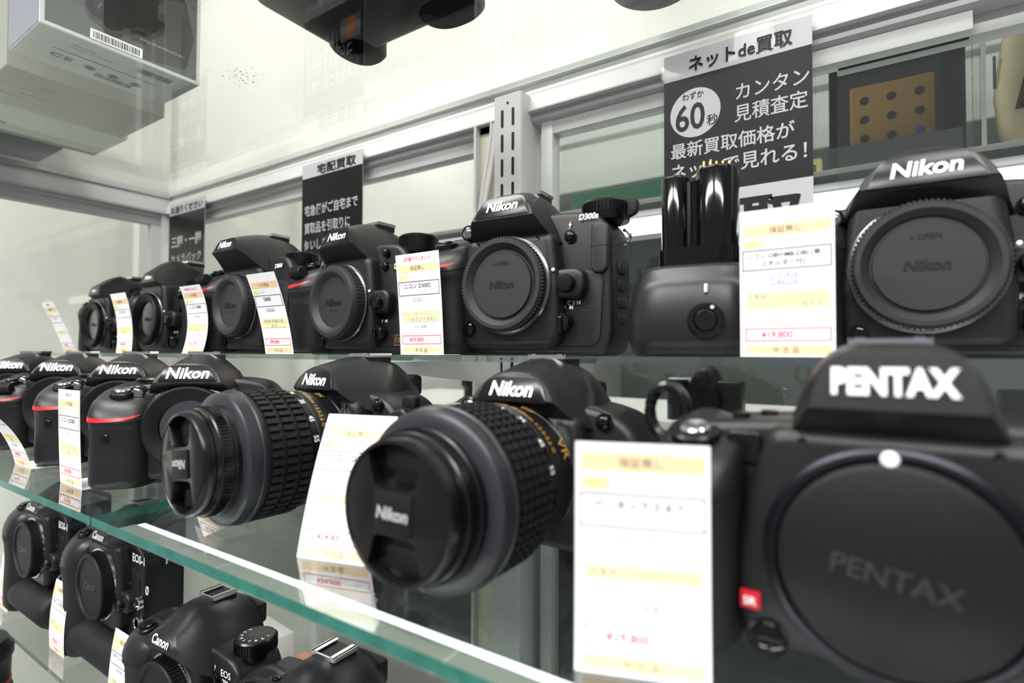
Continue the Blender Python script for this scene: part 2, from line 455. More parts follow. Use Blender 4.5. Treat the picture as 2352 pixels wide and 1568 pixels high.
lb = thing('shelf_light_bar', 'slim light bar fixed under the front edge of the green-edged shelf', 'light bar', (0, 0, 0))
Geo().box(-0.368, 0.445, 0.1350, 0.1500, zz(HB - .0060), zz(HB - .0051)).obj('bar_body', 'bar', lb)
Geo().box(-0.366, 0.444, 0.1500, 0.1542, zz(HB - .0062), zz(HB - .0051)).obj('diffuser', 'led', lb)
for x in (-0.262, -0.12, 0.05, 0.22):
    Geo().box(x - .0004, x + .0004, 0.1349, 0.1501, zz(HB - .0061), zz(HB - .00505)).obj('bar_seam', 'beam', lb, smooth=False)

# ------------------------------------------------------------------ cameras
def hump_section(cx, y, z0, z1, wb, wt, slant=0.0, n=3.2, k=20):
    pts = []
    for i in range(k + 1):
        t = math.pi * i / k
        c, s = math.cos(t), math.sin(t)
        u = abs(s) ** (2 / n)
        w = wb + (wt - wb) * u
        # the side keeps its slope, the shoulder is rounded
        x = (abs(c) ** (2 / n)) * (1 if c >= 0 else -1)
        x = cx + w * x
        z = z0 + (z1 - z0) * u
        pts.append((x, y + slant * (z - (z0 + z1) / 2), z))
    m = 6
    for i in range(1, m):
        q = i / m
        pts.append((cx - wb + 2 * wb * q, y + slant * (z0 - (z0 + z1) / 2), z0))
    return pts

NIKON_HUMP = [(.037, .62, .80, .020, .015), (.034, .62, .88, .025, .017), (.024, .62, .955, .030, .0185), (.010, .60, .992, .036, .019), (-.004, .60, 1.0, .037, .019),
              (-.014, .63, .985, .033, .0185), (-.023, .685, .963, .0275, .0175), (-.029, .74, .945, .0245, .017),
              (-.0325, .775, .935, .0225, .0165), (-.0340, .79, .925, .0212, .0158)]

def mount_cap(p, S, style, mx, mz, yfl, ident):
    tf = T(mx, 0, mz)
    y = yfl
    if style == 'canon':
        r = .0335
        Geo().lathe([(r + .0004, y + .004), (r + .0004, y - .0012), (r - .001, y - .0015), (r - .001, y + .004)], 56, tf=tf).obj('lens_mount', 'chrome', p)
        g = Geo().lathe([(r - .002, y), (r - .002, y - .002), (r - .0025, y - .010), (r - .0035, y - .011), (r - .006, y - .011), (r - .0068, y - .0095), (.0005, y - .0095)], 64, tf=tf)
        g.ribs(r - .0024, y - .0098, y - .002, 60, .0018, .0008, tf=tf)
        c = g.obj('body_cap', 'capdark', p)
        Geo().text(S.get('cap_text', 'Canon'), w=.026, tf=tf @ T(0, y - .0096, .001) @ RY(-8), bold=.012, shear=.25).obj('cap_lettering', 'smooth', c)
        return
    if style == 'wide':      # black disc cap in a bright ring
        r = .0305
        g = Geo().lathe([(r + .0035, y + .004), (r + .0035, y - .002), (r + .002, y - .003), (r, y - .003), (r - .0005, y + .004)], 64, tf=tf); g.obj('lens_mount', 'gunmetal', p)
        g = Geo().lathe([(r - .0005, y), (r - .001, y - .0035), (r - .003, y - .0045), (.0005, y - .0045)], 64, tf=tf)
        c = g.obj('body_cap', 'capdark', p)
        Geo().text('PENTAX', w=.031, tf=tf @ T(0, y - .0046, -.002) @ RY(9), bold=.02).obj('cap_lettering', 'cap', c)
        Geo().lathe([(.0023, y), (.0023, y - .0034), (.0018, y - .0040)], 20, tf=T(mx - .0008, 0, mz + r + .0003)).obj('mount_index_dot', 'white', p)
        return
    r = S.get('mr', .0300)
    Geo().lathe([(r + .0022, y + .003), (r + .0022, y - .0012), (r + .0005, y - .0024), (r - .002, y - .0024)], 60, tf=tf).obj('lens_mount', 'steel', p)
    Geo().lathe([(.0011, y - .0002), (.0011, y - .0012), (.0007, y - .0015)], 14, tf=T(mx + .0345, 0, mz + .008)).obj('mount_index_dot', 'white', p)
    if style == 'rim':
        g = Geo().lathe([(r - .002, y), (r + .0002, y - .003), (r + .0002, y - .0080), (r - .0012, y - .0098), (r - .0035, y - .0098), (r - .0075, y - .0055), (r - .0085, y - .0055),
                         (r - .0088, y - .0072), (.0005, y - .0072)], 60, tf=tf)
        g.ribs(r, y - .0085, y - .0035, 84, .0012, .0009, tf=tf)
        c = g.obj('body_cap', S.get('capmat', 'cap'), p)
        g = Geo().text('Nikon', w=.0185, tf=tf @ T(0, y - .0074, 0), bold=.03, shear=.2)
        g.text('OPEN', w=.0095, tf=tf @ T(.001, y - .0074, .0138), bold=.01)
        g.add([(-.0065, y - .0074, .0125), (-.0045, y - .0074, .0132), (-.0060, y - .0074, .0150)], [(0, 1, 2)], tf=tf)
        g.obj('cap_lettering', 'blackprint', c)
    elif style == 'dish':
        g = Geo().lathe([(r - .002, y), (r + .0004, y - .002), (r + .0004, y - .010), (r - .0015, y - .0130), (r - .0045, y - .0135), (r - .0055, y - .0133), (r - .0095, y - .0095),
                         (r - .0100, y - .0095), (.0005, y - .0095)], 60, tf=tf)
        g.ribs(r, y - .0095, y - .0025, 66, .0015, .0009, tf=tf, rows=2, gap=.0010)
        c = g.obj('body_cap', S.get('capmat', 'cap'), p)
        g = Geo().text('Nikon', w=.0205, tf=tf @ T(0, y - .0097, .000), bold=.025, shear=.2)
        g.text('F-mount', w=.0100, tf=tf @ T(0, y - .0097, -.0062))
        g.add([(-.0022, y - .0137, .0115), (-.0008, y - .0137, .0125), (-.0022, y - .0137, .0132)], [(0, 1, 2)], tf=tf)
        g.obj('cap_lettering', 'blackprint', c)
    elif style == 'deep':    # black open-looking cap, deep dish
        g = Geo().lathe([(r - .002, y), (r + .0004, y - .002), (r + .0002, y - .0068), (r - .0012, y - .0080), (r - .0040, y - .0076), (r - .0100, y - .0040), (r - .0105, y - .0022),
                         (.0005, y - .0022)], 60, tf=tf)
        g.ribs(r, y - .0065, y - .0030, 72, .0013, .0008, tf=tf)
        c = g.obj('body_cap', 'capdark', p)
        Geo().text('Nikon', w=.017, tf=tf @ T(0, y - .0024, 0), bold=.02, shear=.2).obj('cap_lettering', 'cap', c)

def pinch_cap(p, tf, R, y, txt, shear, tx=0):
    """centre-pinch front cap; y = plane of its back, thickness 7 mm"""
    g = Geo().lathe([(R - .001, y), (R, y - .001), (R, y - .0050), (R - .0007, y - .0066), (R - .0021, y - .0070), (R - .0026, y - .0060), (R - .0026, y - .0006), (.0004, y - .0004)], 64, tf=tf)
    ri = R - .0024
    x1, z1, x2 = .34 * R, .34 * R, .50 * R
    out = []
    def arc(a0, a1, k=18):
        for i in range(k + 1):
            a = math.radians(a0 + (a1 - a0) * i / k); out.append((ri * math.cos(a), ri * math.sin(a)))
    aw = math.degrees(math.acos(x2 / ri))
    arc(-aw, aw); out += [(x1 + .05 * R, z1 + .03 * R), (x1 - .06 * R, z1 - .02 * R), (-x1 + .06 * R, z1 - .02 * R), (-x1 - .05 * R, z1 + .03 * R)]
    arc(180 - aw, 180 + aw); out += [(-x1 - .05 * R, -z1 - .03 * R), (-x1 + .06 * R, -z1 + .02 * R), (x1 - .06 * R, -z1 + .02 * R), (x1 + .05 * R, -z1 - .03 * R)]
    g.prism(out, y - .0004, y - .0068, .0005, tf=tf, back=False, seg=2)
    c = g.obj('lens_cap', 'smooth', p)
    Geo().box(-x1 * 1.02, x1 * 1.02, y - .0074, y - .0066, -z1 * .80, z1 * .80, bevel=.0004, tf=tf).obj('cap_plate', 'capdark', c)
    Geo().text(txt, w=1.72 * x1, tf=tf @ T(tx, y - .0075, 0), bold=.035, shear=shear).obj('cap_lettering', 'greyprint', c)
    for s in (1, -1):        # the two pinch levers
        Geo().prism(rpoly([(-.30 * R, s * .52 * R, .001), (.30 * R, s * .52 * R, .001), (.40 * R, s * .84 * R, .002), (-.40 * R, s * .84 * R, .002)]), y - .0004, y - .0014, .0004, tf=tf).obj('pinch_lever', 'dark', c)
    return c

def zoom_lens(p, mx, mz, yfl, rows, n, ident, turn=0):
    """kit zoom, mount at yfl, pointing to -y"""
    tf = T(mx, yfl, mz)
    L = thing_part(p, 'zoom_lens')
    Geo().lathe([(.0315, .001), (.0325, -.001), (.0325, -.004), (.0315, -.0042)], 60, tf=tf).obj('mount_ring', 'chrome', L)
    Geo().lathe([(.0318, -.004), (.0330, -.006), (.0335, -.014), (.0345, -.016), (.0350, -.0245), (.0345, -.025)], 64, tf=tf).obj('lens_barrel', 'body', L)
    g = Geo().lathe([(.0345, -.0248), (.0352, -.0252), (.0352, -.0292), (.0345, -.0296)], 64, tf=tf); g.obj('scale_ring', 'smooth', L)
    g = Geo().lathe([(.0348, -.0296), (.0352, -.030), (.0352, -.0555), (.0348, -.056)], 64, tf=tf)
    g.ribs(.0354, -.0300, -.0555, n, 2 * math.pi * .0354 / n * .80, .0016, tf=tf, rows=rows, gap=.0022)
    g.obj('zoom_ring', 'rubber', L)
    Geo().lathe([(.0350, -.056), (.0372, -.057), (.0376, -.0590), (.0370, -.0596), (.0372, -.0602), (.0362, -.0655), (.0345, -.0668), (.0300, -.0670)], 64, tf=tf).obj('front_collar', 'collar', L)
    g = Geo().lathe([(.0298, -.064), (.0298, -.0700), (.0290, -.0705), (.0288, -.0760), (.0282, -.0765), (.0282, -.0788)], 64, tf=tf)
    g.ribs(.0289, -.0755, -.0708, 90, .0011, .0007, tf=tf)
    g.obj('focus_ring', 'smooth', L)
    for a, s in ((74, '55'), (54, '45'), (32, '35'), (12, '24'), (-8, '18')):
        Geo().wraptext(s, .0030, .0354, a, -.0272, tf=tf).obj('focal_mark', 'white', L)
    Geo().wraptext('VR', .0058, .0346, 62, -.0105, tf=tf).obj('lens_lettering', 'goldprint', L)
    Geo().wraptext('AF-S NIKKOR 18-55mm 1:3.5-5.6 G', .0026, .0353, 20, -.0205, tf=tf).obj('lens_lettering', 'goldprint', L)
    Geo().wraptext('DX', .0030, .0346, 20, -.0110, tf=tf).obj('lens_lettering', 'goldprint', L)
    pinch_cap(L, tf @ T(0, -.0782, 0) @ RY(turn), .0275, 0, 'Nikon', .18)
    return L

def thing_part(parent, name):
    o = bpy.data.objects.new(name, None); C.objects.link(o); o.parent = parent; o.empty_display_size = .01
    return o

def slr(name, label, base, rz, S, group=None):
    """base = where the mount axis meets the shelf"""
    W, H = S['W'], S['H']
    mx = 0.0
    bx0, bx1 = S.get('x0', -W * .53), S.get('x0', -W * .53) + W
    sl, sr = S.get('sl', .76) * H, S.get('sr', .80) * H
    mz = S['mz']
    yf, yfl, yb = S.get('yf', -.016), S.get('yfl', -.028), S.get('yb', .022)
    bm_, sm_ = S.get('mat', 'body'), 'rubber'
    p = thing(name, label, 'camera', base, rz, group)
    vg = S.get('vgrip', False)
    # shell
    out = rpoly([(bx0 + .004, 0, .005), (bx1 - .004, 0, .012), (bx1, .012, .010), (bx1 - .001, sr - .012, .012), (bx1 - .010, sr, .012), (mx + .030, sr + S.get('rise', .004), .02),
                 (mx - .030, sl + .003, .01), (bx0 + .008, sl, .010), (bx0, sl - .012, .010), (bx0, .010, .008)])
    Geo().prism(out, yb, yf, .0045, seg=4).obj('body_shell', bm_, p, angle=50)
    # leatherette on the viewer's right of the mount
    if S.get('panel', True):
        z1 = S.get('panel_top', .62) * H
        Geo().prism(rpoly([(mx + .030, .006, .004), (bx1 - .008, .006, .008), (bx1 - .005, z1 - .004, .008), (mx + .030, z1, .003)]), yf + .001, yf - .0012, .0010, seg=2).obj('leatherette_panel', sm_, p)
    # plate round the mount
    pb, pt, pz = S.get('pb', .036), S.get('pt', .031), S.get('pz', .80) * H
    Geo().prism(rpoly([(mx - pb, S.get('pz0', .005), .010), (mx + pb, S.get('pz0', .005), .010), (mx + pb + .001, mz, .02), (mx + pt, pz, .006), (mx - pt, pz, .006), (mx - pb - .001, mz, .02)]),
                yf + .004, yfl, .005, seg=4, back=False).obj('front_plate', bm_, p, angle=50)
    # grip
    gw, gf = S.get('gw', .040), S.get('gf', -.038)
    gx = bx0 + gw / 2
    gz0 = S.get('gz0', .0015)
    def gs(z):
        t = (z - gz0) / (sl - gz0)
        lv = [(0, .90, .90), (.04, .98, .95), (.15, 1, .96), (.45, 1, .93), (.62, 1, .95), (.74, 1, 1.0), (.84, 1, .985), (.90, .985, .95), (.95, .95, .88), (.985, .85, .78), (1.0, .70, .66)]
        for (a, s0, f0), (b, s1, f1) in zip(lv, lv[1:]):
            if t <= b + 1e-9:
                q = (t - a) / (b - a); s, f = s0 + (s1 - s0) * q, f0 + (f1 - f0) * q; break
        back = .004
        fr = gf * f
        return gw / 2 * s, (back - fr) / 2, (back + fr) / 2
    def gp(th, z, off=0.0):
        a, b, cy = gs(z); a += off; b += off
        c, s = math.cos(th), math.sin(th); n = 2.6
        y = cy + b * abs(s) ** (2 / n) * (1 if s > 0 else -1)
        q = max(0, min(1, ((z - gz0) / (sl - gz0) - .50) / .45)); q = q * q * (3 - 2 * q)
        return (gx + a * abs(c) ** (2 / n) * (1 if c > 0 else -1), y, z + S.get('gtilt', .34) * (y + .004) * q)
    if S.get('grip', True):
        lv = [0, .015, .04, .10, .2, .33, .45, .55, .62, .68, .74, .80, .84, .87, .90, .93, .95, .97, .985, .995, 1.0]
        secs = [[gp(2 * math.pi * i / 36, gz0 + t * (sl - gz0)) for i in range(36)] for t in lv]
        Geo().loft(secs).obj('hand_grip', S.get('gripmat', sm_), p, angle=50)
        # smooth shutter deck over the rubber
        lv = [.80, .84, .87, .90, .93, .95, .97, .985, .995, 1.0]
        secs = [[gp(2 * math.pi * i / 36, gz0 + t * (sl - gz0), .0005 if t < 1 else .0003) for i in range(36)] for t in lv]
        secs.append([(x * .55 + gx * .45, y * .55 + (-.014) * .45, z + .0016) for x, y, z in secs[-1]])
        Geo().loft(secs).obj('shutter_deck', bm_, p, angle=50)
        tb = T(gx - .001, gf * .50, sl - .0040) @ RX(106)
        Geo().lathe([(.0085, -.002), (.0085, .0016), (.0078, .0022), (.0060, .0022)], 28, tf=tb).obj('power_lever', 'smooth', p)
        Geo().lathe([(.0052, 0), (.0052, .0032), (.0045, .0040), (.0005, .0036)], 24, tf=tb).obj('shutter_button', 'chrome' if S.get('chrome_button') else 'smooth', p)
        for bxx, byy in ((gx + .012, -.006), (gx + .020, .004)):
            Geo().lathe([(.0030, -.001), (.0030, .0015), (.0024, .0019)], 16, tf=T(bxx, byy, sl + .0022) @ RX(90)).obj('top_button', 'smooth', p)
        if S.get('swoosh'):
            V, F = [], []; K = 22
            for i in range(K + 1):
                t = i / K
                th = math.radians(188 + 128 * t)
                zc = sl * (.800 + .085 * t)
                hwd = .0030 * (1 - t) ** .6 * min(1, .35 + 6 * t) + .00012
                for q in (-1, 1):
                    V.append(gp(th, zc + q * hwd, .0007))
            for i in range(K): F.append((2 * i, 2 * i + 2, 2 * i + 3, 2 * i + 1))
            Geo().add(V, F).obj('red_accent', 'red', p)
        if S.get('front_dial'):
            tfd = T(gx, gf + .004, sl * .87) @ RZ(90)
            g = Geo().lathe([(.0045, -.008), (.0050, -.007), (.0050, .007), (.0045, .008)], 28, tf=tfd); g.ribs(.005, -.007, .007, 22, .0008, .0005, tf=tfd); g.obj('command_dial', 'rubber', p)
        if S.get('ir_dot'):
            q = gp(math.radians(262), sl * .52, .0002)
            Geo().lathe([(.0030, .001), (.0030, -.0003), (.0024, -.0006)], 18, tf=T(*q)).obj('remote_receiver', 'gloss', p)
    # prism housing
    hs = S.get('hump', NIKON_HUMP)
    hn = S.get('hn', 2.75)
    hw = S.get('hw', 1.0)
    secs = [hump_section(mx, y * S.get('hd', 1.0), a * H, b * H, wb * hw, wt * hw, S.get('slant', .28) * max(0, min(1, -(y + .010) / .024)), hn) for y, a, b, wb, wt in hs]
    Geo().loft(secs).obj('prism_housing', S.get('hmat', bm_), p, angle=S.get('hangle', 46))
    y, a, b, wb, wt = hs[-1]
    y *= S.get('hd', 1.0)
    slant = S.get('slant', .28)
    th = math.degrees(math.atan(slant))
    if S.get('brand'):
        txt, w, dz = S['brand'][:3]
        sh, bo = (S['brand'] + (.18, .03))[3:5] if len(S['brand']) < 5 else S['brand'][3:5]
        zc = (a + b) / 2 * H + dz
        bh = S.get('brand_h')
        yy = y + slant * (zc - (a + b) / 2 * H)
        if S.get('plate_face', True):
            wf = wb * hw
            tff = T(mx, yy - .0002, zc) @ RX(-th)
            hh = (b - a) * H / 2 / math.cos(math.radians(th))
            Geo().prism(rpoly([(-wf * .90, -hh * .97, .002), (wf * .90, -hh * .97, .002), (wt * hw * .90, hh * .90, .007), (-wt * hw * .90, hh * .90, .007)]), .001, -.0004, .0003, tf=tff, seg=2).obj('name_plate', S.get('platemat', 'smooth'), p)
        Geo().text(txt, w=w, h=bh, tf=T(mx, yy - .0009, zc) @ RX(-th), bold=bo, shear=sh).obj('brand_lettering', 'white', p)
    # eyepiece
    Geo().box(mx - .017, mx + .017, .033, .043, .70 * H, .86 * H, bevel=.003).obj('eyecup', 'rubber', p)
    # hot shoe
    if S.get('shoe', True):
        tz = H * hs[4][2] - .0006; sy = S.get('shoe_y', .008)
        g = Geo().box(mx - .0105, mx + .0105, sy - .009, sy + .010, tz - .004, tz + .0008)
        sh = g.obj('hot_shoe', 'body', p)
        g = Geo()
        for s in (-1, 1):
            g.box(mx + s * .0105 - .0010, mx + s * .0105 + .0010, sy - .009, sy + .010, tz, tz + .0026)
            g.box(mx + s * .0088 - .0022, mx + s * .0088 + .0022, sy - .009, sy + .010, tz + .0019, tz + .0026)
        g.box(mx - .0105, mx + .0105, sy - .0098, sy - .0085, tz, tz + .0022)
        g.obj('shoe_rail', 'chrome', sh, smooth=False)
    # mount and cap or lens
    if S.get('lens'):
        zoom_lens(p, mx, mz, yfl, S['lens'][0], S['lens'][1], name, S.get('capturn', 0))
    else:
        mount_cap(p, S, S.get('cap', 'rim'), mx, mz, yfl, name)
    # lens release, focus switch
    if S.get('release', True):
        rx = mx + S.get('rel_x', .0410); rz_ = mz + S.get('rel_z', -.001)
        Geo().prism(rpoly([(rx - .010, rz_ - .009, .004), (rx + .010, rz_ - .009, .008), (rx + .010, rz_ + .010, .008), (rx - .010, rz_ + .010, .004)]), yf + .002, yf - .010, .004, seg=3, back=False).obj('release_housing', bm_, p, angle=50)
        Geo().lathe([(.0058, yf - .008), (.0058, yf - .0135), (.0050, yf - .0148), (.0030, yf - .0150), (.0005, yf - .0150)], 26, tf=T(rx - .001, 0, rz_)).obj('release_button', 'smooth', p)
        fx, fz = mx + .0375, mz - .0245
        if S.get('switch', True):
            Geo().lathe([(.0062, yf), (.0062, yf - .007), (.0052, yf - .0085), (.0005, yf - .0088)], 26, tf=T(fx, 0, fz)).obj('focus_switch', 'smooth', p)
            Geo().box(fx - .0016, fx + .0016, yf - .0108, yf - .0080, fz - .008, fz + .003, bevel=.0008).obj('switch_lever', 'gloss', p)
            Geo().text('AF  M', w=.0095, tf=T(fx + .001, yf - .0014, fz + .0092), bold=.01).obj('switch_lettering', 'white', p)
    for i, (bx, bz, r) in enumerate(S.get('buttons', [])):
        fy = yfl if abs(bx) < pb and bz < pz else yf - .0012
        Geo().lathe([(r + .0012, fy + .001), (r + .0012, fy - .0006), (r + .0002, fy - .0006), (r, fy - .0020), (r * .7, fy - .0026), (.0004, fy - .0026)], 22, tf=T(mx + bx, 0, bz)).obj('front_button', 'gloss', p)
    for txt, bx, bz, w, sh, bo, m in S.get('badges', []):
        fy = (yfl if abs(bx) < pb and bz < pz else yf) - .0015
        if S.get('badge_plate') == txt:
            Geo().box(mx + bx - w * .62, mx + bx + w * .62, fy - .0001, fy + .002, bz - w * .26, bz + w * .26, bevel=.0006).obj('badge_plate', 'smooth', p)
        Geo().text(txt, w=w, tf=T(mx + bx, fy - .0002, bz), bold=bo, shear=sh).obj('model_lettering', m, p)
    if S.get('fx'):
        bx, bz = S['fx']
        fy = yf - .0014
        g = Geo()
        for x0, x1, z0, z1 in ((-.0042, .0042, -.0042, -.0036), (-.0042, .0042, .0036, .0042), (-.0042, -.0036, -.0036, .0036), (.0036, .0042, -.0036, .0036)):
            g.box(mx + bx + x0, mx + bx + x1, fy - .0003, fy, bz + z0, bz + z1)
        g.text('FX', w=.0062, h=.0050, tf=T(mx + bx, fy, bz), bold=.02)
        g.obj('format_badge', 'gold', p)
    if S.get('flashmark'):
        bx, bz = S['flashmark']
        fy = yfl - .0002 if abs(bx) < pb else yf - .0014
        b = [(.0006, .0026), (-.0010, -.0002), (.0000, -.0002), (-.0008, -.0028), (.0011, .0005), (.0001, .0005)]
        Geo().add([(mx + bx + u, fy, bz + v) for u, v in b], [(0, 1, 2, 5), (5, 2, 3, 4)]).obj('flash_symbol', 'white', p)
    # AF lamp between grip and prism
    if S.get('lamp', True):
        lx, lz = mx - S.get('lamp_x', .036), S.get('lamp_z', .745) * H
        Geo().lathe([(.0056, yf + .004), (.0056, yf - .006), (.0048, yf - .0068), (.0044, yf - .0062)], 26, tf=T(lx, 0, lz)).obj('lamp_housing', 'smooth', p)
        Geo().lathe([(.0043, yf - .005), (.0040, yf - .0066), (.0026, yf - .0074), (.0004, yf - .0076)], 22, tf=T(lx, 0, lz)).obj('assist_lamp', 'lamp', p)
    # dials on top
    for x, y, z, r, h in S.get('dials', []):
        tfd = T(mx + x, y, z) @ RX(90)      # lathe y axis -> up
        g = Geo().lathe([(r - .0005, -.004), (r, -.003), (r, h - .0012), (r - .0010, h), (r - .003, h + .0002), (.0005, h + .0002)], 40, tf=tfd)
        g.ribs(r, .0004, h - .0014, 44, .0011, .0007, tf=tfd, rows=S.get('dialrows', 1), gap=.0005)
        d = g.obj('mode_dial', 'smooth', p)
        if S.get('dialmarks'):
            q = Geo()
            for i in range(9):
                q.text('ACPMSTBE1'[i], h=.0024, tf=T(mx + x, y, z + h + .0005) @ RZ(-100 + 26 * i) @ T(0, -r * .70, 0) @ RX(-90), bold=.01, depth=0)
            q.obj('dial_lettering', 'white', d)
    # strap lugs
    for s, x in ((-1, bx0), (1, bx1)):
        if s == 1 or S.get('lug_left', False):
            Geo().tube([(x + s * (.001 + .0045 * math.sin(a)), -.006 * 0 + .002, sr - .014 + .0045 * math.cos(a)) for a in [math.pi * i / 8 for i in range(9)]], .0012, 8).obj('strap_lug', 'chrome', p)
    # connector doors / screws
    for x, z in ((-.023, pz - .004), (.023, pz - .004)):
        Geo().lathe([(.0013, yfl + .001), (.0013, yfl - .0004), (.0008, yfl - .0002)], 12, tf=T(mx + x, 0, z)).obj('plate_screw', 'smooth', p)
    return p

# ---- eye-level shelf, from the corner to the near end
def shelf_y(yfront, yfl=-.028): return yfront - yfl
FILM_HUMP = [(.030, .60, .84, .026, .017), (.022, .60, .92, .028, .017), (.010, .58, .955, .0295, .018), (.000, .58, .990, .0295, .018), (-.006, .58, 1.0, .0285, .0175),
             (-.014, .64, .965, .0265, .0165), (-.022, .70, .91, .0235, .0155), (-.0285, .735, .865, .0205, .0150), (-.0300, .745, .855, .0200, .0145)]
FILM = dict(W=.148, H=.112, mz=.040, sl=.70, sr=.70, rise=.0, gw=.026, gf=-.026, hump=FILM_HUMP, hn=9, hangle=18, slant=.22, brand=('Nikon', .0165, -.0005, .12, .03), cap='deep', pt=.029, pb=.033, pz=.72, panel_top=.58,
            platemat='smooth', lamp=False, dials=[(.048, .003, .076, .012, .010), (-.050, .003, .076, .011, .012)], buttons=[(.046, .050, .0035), (.046, .066, .003)], shoe_y=.018,
            badges=[('SET', .046, .072, .004, 0, .01, 'white')])
slr('film_camera', 'black angular film camera with the smaller name plate, deepest in the shelf corner', (-0.862, shelf_y(.300), zz(0)), 0, dict(FILM, H=.104, mz=.0375, brand=('Nikon', .0150, -.0005, .12, .03)))
slr('film_camera', 'black angular film camera beside the jutting-nosed camera with red stripe', (-0.708, shelf_y(.300), zz(0)), 0, FILM)
WIDE = dict(W=.150, H=.121, mz=.047, sl=.73, sr=.76, gw=.044, gf=-.040, swoosh=True, front_dial=True, cap='dish', brand=('Nikon', .0235, .0005), hw=1.12, slant=.30, pt=.034, pb=.037, pz=.70,
            hump=[(.040, .62, .80, .022, .015), (.034, .62, .90, .028, .018), (.022, .62, .965, .034, .020), (.008, .60, .995, .040, .021), (-.008, .60, 1.0, .038, .020),
                  (-.020, .66, .985, .032, .019), (-.030, .745, .965, .0265, .018), (-.037, .79, .945, .0232, .0172), (-.041, .81, .93, .0218, .0165), (-.0425, .818, .922, .0210, .0158)],
            dials=[(.056, .004, .088, .015, .010)], buttons=[(-.028, .012, .004)], badges=[('D800', .050, .084, .0125, .22, .03, 'white')], lamp_z=.70, panel_top=.60)
slr('digital_camera', 'black camera with sharp jutting prism nose and red stripe, beside the angular film cameras', (-0.519, shelf_y(.300), zz(0)), -2, WIDE)
D6 = dict(W=.141, H=.113, mz=.0425, sl=.73, sr=.77, gw=.042, gf=-.040, swoosh=True, front_dial=True, cap='dish', brand=('Nikon', .0235, .0005), hw=1.05, pt=.032, pb=.036, pz=.70,
          dials=[(.056, .004, .086, .0155, .011)], dialrows=2, buttons=[(.0405, .082, .0028), (.0405, .071, .0028), (-.028, .011, .0035)],
          badges=[('D600', .058, .070, .0135, 0, .035, 'white'), ('BKT', .0405, .0712, .0042, 0, .01, 'white')], badge_plate='D600', flashmark=(.0405, .082), fx=(.056, .0115), panel_top=.66, lamp_z=.70, rel_x=.043)
slr('digital_camera', 'black camera with red stripe, small gold square badge and flat grey cap', (-0.365, shelf_y(.300), zz(0)), -3, D6)
D3S = dict(W=.147, H=.114, mz=.0465, sl=.73, sr=.80, gw=.044, gf=-.040, swoosh=True, front_dial=False, cap='rim', brand=('Nikon', .0240, .0005), hw=1.10, pt=.033, pb=.037, pz=.70, mr=.0305,
           dials=[(.058, .003, .092, .0155, .009)], buttons=[(.041, .077, .0028), (-.030, .018, .0042)],
           badges=[('D300s', .054, .0885, .0135, .22, .025, 'white'), ('C S M', .044, .034, .009, 0, .01, 'white')], flashmark=(.041, .0845), panel_top=.50, lamp_z=.76, rel_x=.044)
pd3 = slr('digital_camera', 'large black camera with ridged round cap, rubber side flap and chrome strap ring', (-0.2035, shelf_y(.300), zz(0)), 3, D3S)
Geo().prism(rpoly([(.0555, .052, .006), (.0665, .052, .006), (.0680, .083, .005), (.0560, .085, .005)]), -.014, -.0192, .0016, seg=3).obj('terminal_cover', 'cap', pd3)
Geo().box(.0555, .0675, -.0194, -.0170, .0690, .0694).obj('cover_seam', 'dark', pd3)
Geo().prism(rpoly([(.0680, .088, .003), (.079, .092, .003), (.080, .101, .003), (.073, .103, .003)]), .000, .006, .0015, seg=2).obj('strap_flap', 'rubber', pd3)
for k in range(4):      # card/terminal door ridges down the side
    Geo().box(.0675, .0700, -.004, .010, .020 + k * .011, .027 + k * .011, bevel=.001).obj('side_grip_pad', 'rubber', pd3)
D8 = dict(W=.136, H=.107, mz=.0445, sl=.73, sr=.78, gw=.040, gf=-.036, swoosh=False, cap='rim', mr=.0305, brand=('Nikon', .0285, -.001), hw=1.22, pt=.030, pb=.035, pz=.76, panel_top=.55,
          hump=[(.037, .62, .80, .020, .015), (.034, .62, .88, .025, .017), (.024, .62, .955, .030, .0185), (.010, .60, .992, .034, .020), (-.004, .60, 1.0, .034, .0205),
                (-.014, .63, .995, .030, .0200), (-.023, .685, .98, .0265, .0190), (-.029, .74, .965, .0245, .0180), (-.0325, .775, .955, .0230, .0170), (-.0340, .785, .945, .0222, .0162)],
          dials=[(.052, .004, .078, .014, .010)], buttons=[(.040, .072, .0030), (-.040, .0445, .0050), (-.028, .012, .0038)], badges=[('D80', .055, .058, .0115, .15, .03, 'white')], lamp_z=.69, lamp_x=.039)
slr('digital_camera', 'black camera without stripe on the eye-level shelf beside the battery grip', (0.0215, shelf_y(.333), zz(0)), 2, D8)

# ---- battery grip with upright insert
bg_ = thing('battery_grip', 'black battery grip standing upright with gold contact pins on its tower', 'battery grip', (-0.083, 0.325, zz(0)), 6)
def sect(z, w, d, n=3.4, k=40, cx=0, cy=0):
    o = []
    for i in range(k):
        a = 2 * math.pi * i / k; c, s = math.cos(a), math.sin(a)
        o.append((cx + w * abs(c) ** (2 / n) * (1 if c > 0 else -1), cy + d * abs(s) ** (2 / n) * (1 if s > 0 else -1), z))
    return o
Geo().loft([sect(z, w, d) for z, w, d in ((0, .034, .030), (.002, .0365, .033), (.010, .0385, .035), (.024, .0385, .035), (.036, .0365, .033), (.042, .0345, .031), (.0425, .0340, .0305), (.0475, .0325, .0290), (.0495, .0310, .0275), (.0500, .0290, .026))]).obj('grip_body', 'body2', bg_, angle=60)
g = Geo()
def lobe(cx, r, z0, z1, cy=0):
    g.loft([sect(z, r * s, .015 * s, 2.6, 32, cx, cy) for z, s in ((z0, 1), (z1 - .0015, 1), (z1 - .0004, .97), (z1, .92))])
lobe(-.0125, .0085, .049, .104); lobe(.0100, .0115, .049, .107); 
